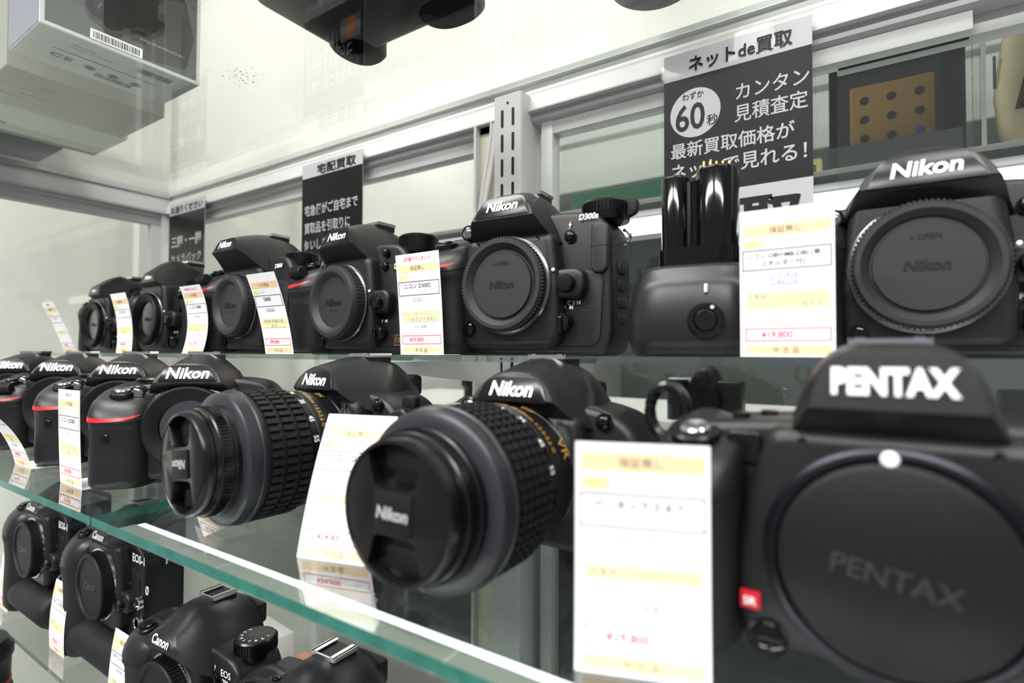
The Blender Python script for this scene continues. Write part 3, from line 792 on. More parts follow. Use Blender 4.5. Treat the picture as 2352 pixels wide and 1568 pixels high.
g.box(-.014, .008, -.008, .010, .049, .101)
tw = g.obj('battery_tower', 'gloss', bg_, angle=50)
Geo().box(-.0085, -.0035, -.0100, -.0075, .0585, .1005, bevel=.0006).obj('tower_slot', 'dark', tw)
Geo().loft([sect(z, .0225, .0165, 3) for z in (.0495, .0615)]).obj('tower_base', 'gloss', tw)
for k in range(5):
    Geo().lathe([(.0008, -.001), (.0008, .0052), (.0004, .0060)], 10, tf=T(.0030 + k * .0033, -.004 + .0012 * k, .1065) @ RX(90)).obj('contact_pin', 'gold', tw)
Geo().lathe([(.0150, -.030), (.0135, -.0345), (.0095, -.0365)], 36, tf=T(.008, .002, .017)).obj('switch_boss', 'body2', bg_)
Geo().lathe([(.0092, -.030), (.0092, -.0365), (.0082, -.0375), (.0060, -.0375), (.0056, -.0360)], 32, tf=T(.008, 0, .019)).obj('lock_ring', 'smooth', bg_)
Geo().lathe([(.0054, -.030), (.0054, -.0385), (.0046, -.0395), (.0004, -.0395)], 28, tf=T(.008, 0, .019)).obj('shutter_button', 'smooth', bg_)
Geo().box(.0072, .0088, -.0352, -.0340, .0335, .0380, bevel=.0003).obj('index_mark', 'white', bg_)
Geo().lathe([(.0009, -.036), (.0009, -.0379)], 10, tf=T(.0115, 0, .0255)).obj('index_dot', 'white', bg_)

# ---- front lower shelf
SM = dict(W=.126, H=.0965, mz=.0430, sl=.74, sr=.77, gw=.041, gf=-.040, swoosh=True, cap='deep', brand=('Nikon', .0285, .0), hw=1.05, pt=.031, pb=.036, pz=.74, chrome_button=True, ir_dot=True,
          dials=[(-.036, .006, .0705, .0125, .0075)], dialrows=3, buttons=[], lamp_z=.70, lamp_x=.0375, gripmat='body', slant=.34, rel_x=.041, flashmark=(.0405, .066))
slr('digital_camera', 'black camera with red stripe and grip sensor, partly behind the three-row zoom lens', (-0.437, 0.224, zz(HB)), 46, SM)
slr('digital_camera', 'black camera with red stripe and grip sensor, between two cameras of the same kind', (-0.571, 0.231, zz(HB)), 46, SM)
slr('digital_camera', 'black camera with red stripe and a grip dial, beside the end window', (-0.703, 0.229, zz(HB)), 44, dict(SM, ir_dot=False, front_dial=True, chrome_button=False, dials=[]))
slr('digital_camera', 'black camera mostly hidden in the shelf corner, only its top showing', (-0.846, 0.229, zz(HB)), 42, dict(SM, ir_dot=False, swoosh=False))
KIT = dict(W=.126, H=.0955, mz=.0392, sl=.72, sr=.70, gw=.038, gf=-.036, brand=('Nikon', .0250, -.0012), hw=1.08, pt=.031, pb=.036, pz=.72, panel=True, panel_top=.34, rise=.006, slant=.30, lens=(3, 50), lamp_z=.72,
           buttons=[(.0405, .0655, .0030), (.0405, .0475, .0030)], flashmark=(.0405, .0655), badges=[('D3000', .0600, .0530, .0170, 0, .03, 'white'), ('Fn', .0405, .0535, .0042, 0, .01, 'white')], switch=False, release=False)
kd = slr('digital_camera', 'black camera with zoom lens of three-row ribbing, its narrow tag behind the lens cap', (-0.294, 0.256, zz(HB)), -4, dict(KIT, capturn=172))
Geo().prism(rpoly([(.046, .028, .008), (.072, .030, .006), (.066, .066, .006), (.050, .062, .010)]), -.014, -.0185, .0022, seg=3).obj('side_panel', 'body2', kd, angle=50)
Geo().prism(rpoly([(.0625, .0655, .002), (.0735, .0655, .002), (.0735, .0725, .002), (.0625, .0725, .002)]), -.012, -.0175, .001, seg=2).obj('strap_slot', 'dark', kd)
kp = slr('digital_camera', 'black camera with zoom lens of five-row studded ribbing, behind the leaning white tag', (-0.146, 0.256, zz(HB)), 0,
    dict(KIT, lens=(5, 58), badges=[('Fn', .0405, .0535, .0042, 0, .01, 'white')], chrome_button=True))
Geo().lathe([(.0018, -.001), (.0018, .0012)], 14, tf=T(-.040, -.010, .0725) @ RX(90)).obj('record_dot', 'red', kp)
PENT = dict(W=.135, H=.1015, mz=.0375, sl=.72, sr=.74, gw=.030, gf=-.038, swoosh=False, cap='wide', brand=('PENTAX', .0295, .0002, 0, .045), hw=1.0, brand_h=.0080, hn=4.5, pt=.033, pb=.0425, pz=.74, lug_left=True, panel_top=.5, slant=.18,
            hump=[(.037, .62, .80, .020, .015), (.034, .62, .88, .025, .017), (.024, .62, .955, .030, .0195), (.010, .60, .992, .033, .020), (-.004, .60, 1.0, .033, .0205),
                  (-.014, .63, 1.0, .030, .0200), (-.022, .70, .995, .0275, .0190), (-.028, .77, .985, .0235, .0180), (-.0315, .80, .975, .0215, .0174), (-.0330, .81, .965, .0208, .0170)],
            buttons=[(-.033, .0085, .0048), (.036, .020, .003)], lamp=False, release=False, chrome_button=True, shoe=True, plate_face=False)
pt_ = slr('digital_camera', 'black camera with broad flat cap and white mount dot, standing behind the large price tag', (0.0050, 0.218, zz(HB)), 0, PENT)
Geo().box(-.0410, -.0350, -.0292, -.0270, .0165, .0220, bevel=.0004).obj('red_badge', 'redbadge', pt_)
Geo().text('SR', w=.0038, tf=T(-.0380, -.0293, .0192), bold=.02).obj('badge_lettering', 'white', pt_)
Geo().prism(rpoly([(-.047, .0610, .002), (-.036, .0610, .002), (-.036, .0715, .002), (-.047, .0715, .002)]), -.012, -.0185, .0008).obj('remote_window', 'smooth', pt_)
Geo().lathe([(.0022, -.018), (.0022, -.0190)], 16, tf=T(-.0415, 0, .0663)).obj('window_sensor', 'gloss', pt_)
Geo().tube([(-.074 + .0075 * math.sin(a), .002, .0745 + .0105 * math.cos(a)) for a in [2 * math.pi * i / 20 for i in range(21)]], .0024, 8).obj('strap_ring', 'smooth', pt_)

# ---- low shelf: pro bodies with lower grip, and two mid-size bodies
PRO_HUMP = [(.036, .72, .86, .022, .015), (.032, .72, .92, .026, .018), (.020, .70, .975, .032, .020), (.006, .70, 1.0, .036, .021), (-.006, .70, .995, .036, .020),
            (-.016, .72, .965, .032, .019), (-.023, .76, .93, .0275, .018), (-.0275, .79, .90, .0235, .0165), (-.0300, .81, .885, .0215, .0155)]
PRO = dict(W=.142, x0=-.083, H=.157, mz=.085, sl=.80, sr=.80, gw=.044, gf=-.040, swoosh=False, cap='canon', brand=('Canon', .0240, -.001, 0, .03), hump=PRO_HUMP, hn=2.8, slant=.40, pt=.033, pb=.037, pz=.80, pz0=.045, plate_face=False,
           panel_top=.68, release=True, rel_x=.042, rel_z=-.010, switch=False, lamp=False, badges=[('EOS-1', .053, .1165, .0245, 0, .035, 'white')], shoe=True, mat='body2', gripmat='rubber')
def pro(label, x, y, rz):
    p = slr('digital_camera', label, (x, y, zz(HC)), rz, PRO)
    x0 = -.083
    # lower vertical-grip roll along the bottom front
    secs = []
    for t, s in ((0, .55), (.01, .85), (.04, 1), (.2, 1), (.6, 1), (.9, 1), (.975, .92), (1, .70)):
        xx = x0 + .030 + (.108) * t
        secs.append([(xx, -.020 + .0185 * s * math.cos(a), .0215 + .0195 * s * math.sin(a)) for a in [2 * math.pi * i / 28 for i in range(28)]])
    Geo().loft(secs).obj('lower_grip', 'rubber', p, angle=50)
    Geo().lathe([(.006, -.016), (.006, -.0195), (.0048, -.0200), (.0044, -.0185), (.0005, -.0185)], 24, tf=T(.055, 0, .076)).obj('sync_socket', 'chrome', p)
    Geo().lathe([(.0062, -.016), (.0062, -.0195), (.0052, -.0200), (.0042, -.0190)], 24, tf=T(.055, 0, .058), cap=True).obj('remote_socket', 'chrome', p)
    Geo().lathe([(.0041, -.0196), (.0005, -.0196)], 20, tf=T(.055, 0, .058)).obj('socket_hole', 'dark', p)
    Geo().tube([(.0700 + .0022 * math.cos(a), -.0172, .091 + .0036 * math.sin(a)) for a in [2 * math.pi * i / 18 for i in range(19)]], .0005, 6).obj('ring_symbol', 'white', p)
    Geo().box(.034, .037, -.0190, -.0170, .086, .092, bevel=.0006).obj('gold_screw', 'gold', p)
    Geo().box(.058, .074, -.0172, -.0140, .1235, .1295, bevel=.0012).obj('strap_slot', 'dark', p)
    return p
pro('black pro camera with lower grip roll, beside the camera with engraved top dial', -0.630, 0.256, 0)
pro('black pro camera with lower grip roll, nearest the end window', -0.810, 0.254, 0)
MID_HUMP = [(.037, .62, .80, .022, .016), (.034, .62, .90, .028, .020), (.022, .62, .965, .036, .023), (.008, .58, .995, .043, .025), (-.006, .58, 1.0, .044, .025),
            (-.016, .60, .985, .040, .024), (-.024, .66, .955, .034, .0225), (-.030, .72, .915, .0275, .0200), (-.0335, .755, .89, .0235, .0180), (-.0350, .77, .875, .0225, .0170)]
MID = dict(W=.144, x0=-.074, H=.111, mz=.044, sl=.76, sr=.74, gw=.042, gf=-.036, cap='canon', brand=('Canon', .0235, -.0005, 0, .03), hump=MID_HUMP, hn=2.6, slant=.45, pt=.034, pb=.037, pz=.70, mat='body2', hmat='body2', plate_face=False, panel_top=.50,
           dials=[(.056, .006, .082, .0150, .0105)], dialrows=4, dialmarks=True, lamp=False, switch=False, release=True, rel_z=-.012, buttons=[(.0410, .0655, .0040)], flashmark=(.0410, .0745),
           badges=[('EOS', .0555, .0735, .0120, 0, .01, 'white'), ('7D', .0555, .0665, .0085, 0, .01, 'white')])
slr('digital_camera', 'black camera with engraved top dial and metal hot shoe on the low glass shelf', (-0.456, 0.240, zz(HC)), 2, MID)
slr('digital_camera', 'black camera with only hot shoe and domed top showing, beside the dial-topped camera', (-0.303, 0.236, zz(HC)), 2, dict(MID, badges=[], dialmarks=False, dials=[(-.050, .006, .0800, .010, .005)]))

# ------------------------------------------------------------------ price tags
def price_tag(label, x, y, z, rz=0, lean=0.0, curl=0.0, flap=.018, head=None, warranty='保証無し', grade='AB', maker='ニコン', nm='', serial='', notes=(), px='', price='', foot='中古品', headm='inkred', w=.040, h=.070, top=0.0):
    p = thing('price_tag', label, 'price tag', (x, y, z), rz)
    K = 24
    prof = [(0.0, 0.0003)]
    for i in range(K):
        a = math.radians(lean + curl * ((i + .5) / K - .5))
        yy, z_ = prof[-1]; prof.append((yy - math.sin(a) * h / K, z_ + math.cos(a) * h / K))
    def P(u, v, off=0.0):          # u 0..1 across, v 0..1 from the foot up
        q = max(0, min(K - 1e-6, v * K)); i = int(q); f = q - i
        (y0, z0), (y1, z1) = prof[i], prof[i + 1]
        dy, dz = y1 - y0, z1 - z0; L = math.hypot(dy, dz)
        return ((u - .5) * w, y0 + dy * f - dz / L * off, z0 + dz * f + dy / L * off)
    g = Geo(); V, F = [], []
    th = .00022
    for o in (0, -th):
        for i in range(K + 1):
            for u in (0, 1): V.append(P(u, i / K, o))
    n = 2 * (K + 1)
    for i in range(K):
        F += [(2 * i, 2 * i + 1, 2 * i + 3, 2 * i + 2), (n + 2 * i, n + 2 * i + 2, n + 2 * i + 3, n + 2 * i + 1),
              (2 * i, 2 * i + 2, n + 2 * i + 2, n + 2 * i), (2 * i + 1, n + 2 * i + 1, n + 2 * i + 3, 2 * i + 3)]
    F += [(0, n, n + 1, 1), (2 * K, 2 * K + 1, n + 2 * K + 1, n + 2 * K)]
    g.add(V, F)
    if flap: g.box(-w / 2, w / 2, 0.0, flap, .0002, .0005)
    g.obj('paper', 'paper', p)
    mats = ['peach', 'yellow', 'ink', 'inkpale', 'inkdark', 'inkred', 'inkgreen', 'tan', headm]
    q = Geo()
    def patch(u0, u1, v0, v1, m, off=.00012):     # v measured from the top
        k = 6; A, B = [], []
        for i in range(k + 1):
            v = 1 - ((v1 + (v0 - v1) * i / k) - top) / (1 - top)
            A.append(P(u0, v, off)); A.append(P(u1, v, off))
        for i in range(k): B.append((2 * i, 2 * i + 1, 2 * i + 3, 2 * i + 2))
        q.add(A, B, mats.index(m))
    def frame(u0, u1, v0, v1, m):
        e = .012; f = e * w / h
        patch(u0, u1, v0, v0 + f, m); patch(u0, u1, v1 - f, v1, m); patch(u0, u0 + e, v0, v1, m); patch(u1 - e, u1, v0, v1, m)
    def write(s, uc, vc, ht, m, maxw=.9, bold=.0):
        if not s: return
        TV, TF, tw, tht = text_geo(s, bold)
        hh = ht / max(tht, .62) if tht > .62 else ht / .72
        sx = min(hh * h / w, maxw / tw)
        q.add([P(uc + a * sx, 1 - (vc - top) / (1 - top) + b * hh, .0002) for a, b in TV], TF, mats.index(m))
    if head: write(head, .5, .052, .040, headm, .84, .012)
    patch(.04, .96, .105, .182, 'peach'); write(warranty, .5, .143, .046, 'ink', .5)
    patch(.04, .27, .205, .258, 'yellow'); write(grade, .13, .232, .034, 'tan', .14); write(maker, .38, .230, .028, 'inkpale', .16)
    frame(.03, .97, .272, .412, 'inkdark')
    nm = nm if isinstance(nm, (list, tuple)) else [nm]
    for i, s in enumerate(nm): write(s, .47, (.318 if len(nm) == 1 else .315 + .055 * i), .046, 'inkdark', .86, .01)
    serial = serial if isinstance(serial, (list, tuple)) else [serial]
    for i, s in enumerate(serial):
        write(s, .48, .452 + .045 * i, .034, 'inkpale', .3)
        if s: patch(.33, .63, .472 + .045 * i, .4745 + .045 * i, 'inkpale')
    if notes:
        patch(.08, .94, .565, .565 + .055 * len(notes), 'yellow')
        for i, s in enumerate(notes):
            write(s, .5, .592 + .055 * i, .040, 'inkpale', .82)
            patch(.10, .92, .6175 + .055 * i, .6195 + .055 * i, 'inkpale', .00016)
    write(px, .48, .722, .036, 'inkpale', .42)
    frame(.06, .96, .808, .896, 'inkred'); write(price, .40, .852, .050, 'inkred', .48, .008); write('税込', .80, .855, .028, 'inkgreen', .14)
    patch(.06, .96, .925, .985, 'tan' if foot == '' else 'peach'); write('中 古 品', .5, .955, .042, 'ink', .4)
    q.obj('tag_print', mats, p, smooth=False)
    return p
YT = 0.2805
price_tag('white price tag headed in blue, standing alone in the shelf corner', -0.887, YT, zz(0), 0, 22, 10, head='2月値下げ', headm='inkblue', nm='ニコン F', price='¥29,800', notes=('ボディキャップ',))
price_tag('white price tag between the two angular film cameras', -0.728, YT, zz(0), 0, 6, 26, nm='ニコン F4', price='¥34,800', notes=('ボディキャップ', '取説'))
price_tag('white price tag with red headline, bowed forward beside the red stripe of the wide camera', -0.572, YT, zz(0), 0, 3, 46, head='3月値下げしました', warranty='1ヶ月保証', nm='ニコン D800', serial='2019835', notes=('CD USBケーブル 箱 取説', '充電器'), px='3630万画素', price='¥167,300')
price_tag('white price tag with red price ninety-nine thousand eight hundred, leaning forward', -0.4245, YT, zz(0), 0, 16, 16, warranty='1ヶ月保証', nm='D600', serial='2025506', notes=('箱 取説 充電器 充電', '池 CD'), price='¥99,800')
price_tag('white price tag with red headline and red price fifty-nine thousand eight hundred', -0.2600, YT, zz(0), 0, 5, 4, head='2月値下げしました', grade='B', nm='ニコン D300S', serial='2018271', notes=('CD AV・USBケーブル ストラ', 'ップ 箱 取説 充電器セ'), px='1230万画素', price='¥59,800')
price_tag('wide white price tag with two-line name box beside the battery grip', -0.0330, YT + .002, zz(0), 0, 1, 2, nm=['ニコン D80+MB-D80 [単', '三ホルダー付]'], serial=['2130438', '2086206'], notes=('充電器セット ボディキャッ', 'プ ストラップ 元箱 取説'), price='¥19,800')
YB = 0.156
price_tag('white price tag sharply curled forward over the shelf edge near the end window', -0.605, YB + .004, zz(HB), 0, 32, 44, nm='ニコン D7000', price='¥49,800', notes=('ボディキャップ', '取説'), px='1620万画素')
price_tag('upright white price tag before the camera with a round grip sensor', -0.487, YB, zz(HB), 0, 2, -3, head='3月新入荷', headm='inkblue', warranty='1ヶ月保証', grade='A', nm='ニコン D3200', serial='2045', notes=('ボディキャップ 箱', '取説'), price='¥29,800')
price_tag('white price tag half hidden behind the lens cap of the three-row zoom lens', -0.333, 0.1745, zz(HB), -6, -20, -8, nm='ニコン D3000', price='¥21,800')
price_tag('glaring white price tag leaning back behind the studded zoom lens', -0.2105, 0.1680, zz(HB), 16, -20, -14, nm='ニコン D5000', price='¥24,800', notes=('ボディキャップ',), flap=.003)
price_tag('large white price tag in front of the flat-capped camera with white mount dot', -0.0585, 0.1600, zz(HB), 20, -1, 3, nm='ペンタックス K-7', maker='ペンタックス', serial='2035119', notes=('充電器 ストラップ 取説',), px='1460万画素', price='¥29,800', flap=.030, top=.065)
YC = 0.2175
price_tag('white price tag at the very end of the low shelf beside the far pro camera', -0.885, YC, zz(HC), 0, -6, -10, maker='キヤノン', nm='キヤノン EOS-1', top=.03, notes=('ボディキャップ',), price='¥59,800')
price_tag('white price tag between the two pro cameras with lower grip rolls', -0.707, YC, zz(HC), 0, -4, -16, maker='キヤノン', nm='キヤノン EOS-1D', top=.03, notes=('充電器 ボディキャップ', '取説'), price='¥79,800')
price_tag('white price tag leaning on the camera with an engraved top dial', -0.535, YC - .010, zz(HC), 0, -4, -14, maker='キヤノン', nm='キヤノン EOS 7D', top=.03, serial='2041066', notes=('充電器 ストラップ', '箱 取説'), price='¥69,800')

# ------------------------------------------------------------------ hanging signs in clear sleeves
def sign(label, x0, x1, bands, texts, y=0.4585, ztop=.256, zbot=.082, disc=None, extra=None):
    p = thing('hanging_sign', label, 'sign', ((x0 + x1) / 2, y, zz(zbot)))
    W = x1 - x0; Hh = ztop - zbot
    Geo().box(-W / 2 - .002, W / 2 + .002, -.0006, .0016, 0, Hh + .004).obj('clear_sleeve', 'film', p, smooth=False)
    Geo().box(-W / 2, W / 2, .0000, .0010, .004, Hh).obj('printed_sheet', 'signgrey', p, smooth=False)
    g = Geo()
    for z0, z1 in bands: g.box(-W / 2, W / 2, -.0003, .0002, z0 - zbot, z1 - zbot)
    g.obj('black_field', 'signblack', p, smooth=False)
    if disc:
        dx, dz, r = disc
        Geo().prism(circ(r, 44), 0, -.0002, tf=T(dx, -.0003, dz - zbot)).obj('white_disc', 'signgrey', p, smooth=False)
    for s, dx, dz, w, h, m, bo in texts:
        Geo().text(s, w=w, h=h, tf=T(dx, -.0004 - (.0003 if m == 'b' else 0), dz - zbot), bold=bo, depth=.00005).obj('sign_lettering', 'signblack' if m == 'b' else 'signgrey', p, smooth=False)
    return p
sign('black sign with sixty in a white disc, hung behind the battery grip', -0.1465, -0.0345, [(.1345, .2335)],
     [('ネットde買取', .004, .2435, .078, .0130, 'b', .02), ('わずか', -.0315, .2170, .0175, .0062, 'b', .01), ('60', -.034, .1995, .0240, .0225, 'b', .015), ('秒', -.0160, .1935, .0085, .0090, 'b', .01),
      ('カンタン', .028, .2110, .052, .0130, 'w', .01), ('見積査定', .027, .1935, .052, .0140, 'w', .01), ('最新買取価格が', -.003, .1725, .094, .0135, 'w', .015), ('ネットで見れる！', .001, .1545, .102, .0135, 'w', .015),
      ('買取', .004, .1080, .092, .0340, 'b', .03)], disc=(-.0300, .2025, .0205))
s2 = sign('black sign with three lines of white script, hung beside the cable channel', -0.6460, -0.5260, [(.096, .2370)],
     [('宅配買取', .010, .2455, .076, .0135, 'b', .02), ('宅急便がご自宅まで', -.001, .1925, .106, .0150, 'w', .015), ('買取品を引取りに', -.008, .1685, .092, .0150, 'w', .015), ('伺いします！', -.022, .1460, .064, .0150, 'w', .015)])
Geo().box(.016, .054, -.0006, -.0003, .046, .066).obj('white_panel', 'signgrey', s2, smooth=False)
Geo().prism(circ(.0085, 30, .036, .055), -.0006, -.0009).obj('orange_disc', 'orangeb', s2, smooth=False)
sign('black sign reading tripod and camera bag in white script, hung in the case corner', -1.0180, -0.9010, [(.096, .2370)],
     [('お送りください', .0, .2455, .104, .0130, 'b', .02), ('三脚・一脚', 0, .1900, .098, .0200, 'w', .02), ('カメラバック', 0, .1610, .100, .0150, 'w', .015), ('買取', 0, .130, .05, .018, 'w', .015)])

# ------------------------------------------------------------------ cartons and cameras on the overhead shelf
UZ = zz(HU + .0052)
def carton(label, x0, x1, y0, y1, h, m, prints):
    p = thing('carton', label, 'carton', ((x0 + x1) / 2, (y0 + y1) / 2, UZ))
    a, b = (x1 - x0) / 2, (y1 - y0) / 2
    Geo().box(-a, a, -b, b, 0, h, bevel=.0008, seg=1).obj('carton_body', m, p, smooth=False)
    prints(p, a, b, h)
    return p
def bottom_bars(g, cx, cy, L, Wd, seed, mi=0):
    r = random.Random(seed); y = cy - L / 2
    while y < cy + L / 2:
        t = r.choice((.0004, .0007, .0011)); g.box(cx - Wd / 2, cx + Wd / 2, y, y + t, -.0004, -.0002, mi); y += t + r.choice((.0004, .0007, .001))
def TB(cx, cy, rot=90):   # lettering frame lying under a carton, facing down
    return T(cx, cy, -.0003) @ RZ(rot) @ RX(90)
def p_near(p, a, b, h):
    # end face towards the aisle shows a product photograph; underside carries small print
    Geo().box(-a + .0005, a - .0005, -b - .0004, -b, .0005, h - .001).obj('front_print', 'boxblue', p, smooth=False)
    f = Geo().box(a, a + .0003, -b + .004, b - .004, .004, h - .004).obj('photo_print', 'boxcharcoal', p, smooth=False)
    g = Geo(); 
    out = rpoly([(-.020, .006, .004), (.006, -.0 + .004, .003), (.052, .010, .006), (.060, .045, .006), (.050, .085, .008), (-.02, .085, .01)])
    g.prism([(x, z) for x, z in out], 0, .0004, tf=T(a + .0004, 0, 0) @ RZ(90)); g.obj('camera_picture', 'gloss', f, smooth=False)
    g = Geo().box(a + .0006, a + .0009, -.030, .012, .0040, .0130); q = g.obj('barcode_label', 'paper', p, smooth=False)
    g = Geo(); r = random.Random(4); y = -.028
    while y < .009:
        t = r.choice((.0005, .0008, .0012)); g.box(a + .0009, a + .0011, y, y + t, .0052, .0115); y += t + r.choice((.0005, .0008))
    g.obj('barcode', 'blackprint', q, smooth=False)
    Geo().text('MADE IN JAPAN UT2-24-1', w=.040, tf=T(a + .0008, .030, .022) @ RZ(90)).obj('origin_lettering', 'greyprint', p, smooth=False)
    g = Geo()
    bottom_bars(g, .022, .030, .030, .010, 1); bottom_bars(g, -.024, .012, .032, .009, 2)
    g.box(.0020, .0026, -.045, .040, -.0004, -.0002)
    g.text('CE', w=.017, h=.008, tf=TB(-.012, -.035), bold=.01)
    g.text('UPC CODE', w=.018, tf=TB(.022, -.028)); g.text('USA AND CANADA ONLY', w=.034, tf=TB(.016, -.020))
    for k in range(3):
        g.tube([(-.014 + .0035 * math.cos(t), -.012 + k * .020 + .0045 * math.sin(t), -.0003) for t in [2 * math.pi * i / 14 for i in range(15)]], .0004, 5)
        g.tube([(-.014 + .0014 * math.cos(t), -.012 + k * .020 + .0022 * math.sin(t), -.0003) for t in [2 * math.pi * i / 10 for i in range(11)]], .0004, 5)
    g.text('CANON INC. TOKYO JAPAN', w=.022, tf=TB(-.024, -.033))
    g.obj('underside_print', 'ink', p, smooth=False)
def p_orange(p, a, b, h):
    g = Geo()
    for k in range(4): g.text(('SONY', 'α ALPHA', 'DIGITAL CAMERA', 'α')[k], w=(.02, .03, .04, .012)[k], tf=TB(-.02 + .014 * k, -.05 + .02 * (k % 2)))
    g.obj('underside_print', 'orange', p, smooth=False)
def p_pale(p, a, b, h):
    g = Geo(); bottom_bars(g, -.010, -.045, .03, .008, 9); g.obj('underside_print', 'ink', p, smooth=False)
def p_dark(p, a, b, h):
    Geo().box(-.01, .02, -.06, -.03, -.0004, -.0002).obj('underside_label', 'boxpale', p, smooth=False)
carton('white-bottomed carton with a camera photograph on its dark end, on the overhead shelf', -0.663, -0.585, 0.158, 0.2905, .135, 'boxwhite', p_near)
carton('grey carton with faint orange print, second from the camera photograph carton', -0.812, -0.700, 0.165, 0.3080, .120, 'boxgrey', p_orange)
carton('pale plain carton between the grey carton and the dark carton', -0.921, -0.8135, 0.16, 0.3140, .10, 'boxpale', p_pale)
carton('dark carton against the end panel on the overhead shelf', -1.024, -0.9245, 0.15, 0.2800, .11, 'boxdark', p_dark)

# camera lying on the overhead shelf, seen only from below: base plate with two front bulges
oc = thing('digital_camera', 'black camera on the overhead shelf, seen from below with two rounded bulges', 'camera', (-0.325, 0.290, UZ), 180)
Geo().prism(rpoly([(-.086, -.054, .012), (.083, -.054, .012), (.083, .050, .012), (-.086, .050, .012)]), 0, .085, .004, tf=Matrix(((1, 0, 0, 0), (0, 0, 1, 0), (0, 1, 0, 0), (0, 0, 0, 1))), seg=3).obj('body_shell', 'body2', oc)
def bulge(cx, w, d):
    return Geo().loft([sect(z, w * s, d * s, 2.4, 32, cx, -.048) for z, s in ((-.0, .90), (.003, 1), (.05, 1), (.075, .9), (.08, .7))])
bulge(.070, .022, .026).obj('hand_grip', 'rubber', oc)
bulge(-.040, .030, .022).obj('mount_bulge', 'rubber', oc)
Geo().box(-.03, .03, -.02, .03, -.0001, .001).obj('battery_door', 'rubber', oc, smooth=False)
o2 = thing('camera_lens', 'black lens standing on the overhead shelf close to the header rail', 'lens', (-0.135, 0.398, UZ))
Geo().lathe([(.030, 0), (.033, .002), (.034, .02), (.034, .05), (.031, .055), (.031, .075), (.001, .076)], 44, tf=RX(90)).obj('lens_barrel', 'body', o2)
Geo().lathe([(.0345, .022), (.0352, .023), (.0352, .046), (.0345, .047)], 44, tf=RX(90)).obj('zoom_ring', 'rubber', o2)

# dust on the overhead glass
r = random.Random(7); g = Geo()
for i in range(90):
    x = r.gauss(-0.53, .012); y = r.gauss(.30, .008)
    s = abs(r.gauss(0, .00035)) + .00012
    k = 5; V = [(x + s * r.uniform(.6, 1.4) * math.cos(2 * math.pi * j / k), y + s * r.uniform(.6, 1.4) * math.sin(2 * math.pi * j / k), zz(HU + .0056)) for j in range(k)]
    b = [(vx, vy, vz + .0001) for vx, vy, vz in V]
    g.add(V + b, [tuple(range(k)), tuple(range(2 * k - 1, k - 1, -1))] + [(j, (j + 1) % k, k + (j + 1) % k, k + j) for j in range(k)])
o = g.obj('dust', 'dust', smooth=False); o['kind'] = 'stuff'; tag(o, 'dark dust specks scattered on the overhead glass shelf', 'dust')

# ------------------------------------------------------------------ things below: cabinet top under the low shelf
CT = zz(-0.56)
lz = thing('camera_lens', 'tall black zoom lens with a red ring on the cabinet top by the end window', 'lens', (-0.852, 0.178, CT))
Geo().lathe([(.036, 0), (.038, .004), (.038, .06), (.040, .065), (.040, .12), (.039, .125)], 48, tf=RX(90)).obj('lens_barrel', 'body', lz)
Geo().lathe([(.0395, .125), (.042, .130), (.042, .175), (.040, .178)], 48, tf=RX(90)).obj('focus_ring', 'rubber', lz)
Geo().lathe([(.0402, .182), (.0408, .183), (.0408, .1845), (.0402, .1855)], 48, tf=RX(90)).obj('red_ring', 'red', lz)
Geo().lathe([(.040, .178), (.0402, .182), (.040, .188), (.0405, .21), (.0425, .213), (.0425, .222), (.039, .226), (.037, .232), (.001, .233)], 48, tf=RX(90)).obj('front_rim', 'body', lz)

def small_box(name, label, x, y, z, sx, sy, sz, m, rz=0, m2=None, cat='box'):
    p = thing(name, label, cat, (x, y, z), rz)
    Geo().box(-sx / 2, sx / 2, -sy / 2, sy / 2, 0, sz, bevel=.001).obj('box_body', m, p)
    if m2: Geo().box(-sx / 2 + .006, sx / 2 - .006, -sy / 2 - .0004, -sy / 2 + .001, sz * .25, sz * .75).obj('front_print', m2, p, smooth=False)
    return p
small_box('accessory_box', 'orange accessory box standing on the cabinet top', -0.585, 0.425, CT, .030, .03, .185, 'orangeb', 6, 'paper')
small_box('accessory_box', 'tall white accessory box with dark print on the cabinet top', -0.665, 0.420, CT, .070, .05, .200, 'paper', -6, 'boxcharcoal')
small_box('accessory_box', 'charcoal accessory box beside the orange one on the cabinet top', -0.515, 0.420, CT, .075, .05, .150, 'boxcharcoal', 4, 'boxpale')
small_box('accessory_box', 'tan accessory box between the charcoal and green ones', -0.440, 0.425, CT, .045, .04, .170, 'tanb', -8, 'boxcharcoal')
small_box('accessory_box', 'green accessory box with white front on the cabinet top', -0.370, 0.420, CT, .050, .05, .150, 'greenb', 8, 'paper')
small_box('accessory_box', 'small white accessory box at the end of the row on the cabinet top', -0.290, 0.420, CT, .060, .05, .175, 'boxwhite', -4, 'redb')
# curled white card standing on the low shelf's far side
def curled_card(label, x, y, z, rz, R, ang, h):
    V, F = [], []; k = 20
    for i in range(k + 1):
        a = math.radians(ang) * i / k
        for q in (0, h): V.append((R * math.sin(a) + q * .25 * (i / k), R * math.cos(a) - R, q))
    for i in range(k): F.append((2 * i, 2 * i + 2, 2 * i + 3, 2 * i + 1))
    o = Geo().add(V, F).obj('paper_card', 'paper'); o.location = (x, y, z); o.rotation_euler = (0, 0, math.radians(rz))
    return tag(o, label, 'card')
curled_card('curled white paper card standing among the accessory boxes', -0.60, 0.375, CT, 30, .022, 190, .19)
curled_card('white folded paper card beside the tall white accessory box', -0.77, 0.36, CT, -20, .05, 80, .06)

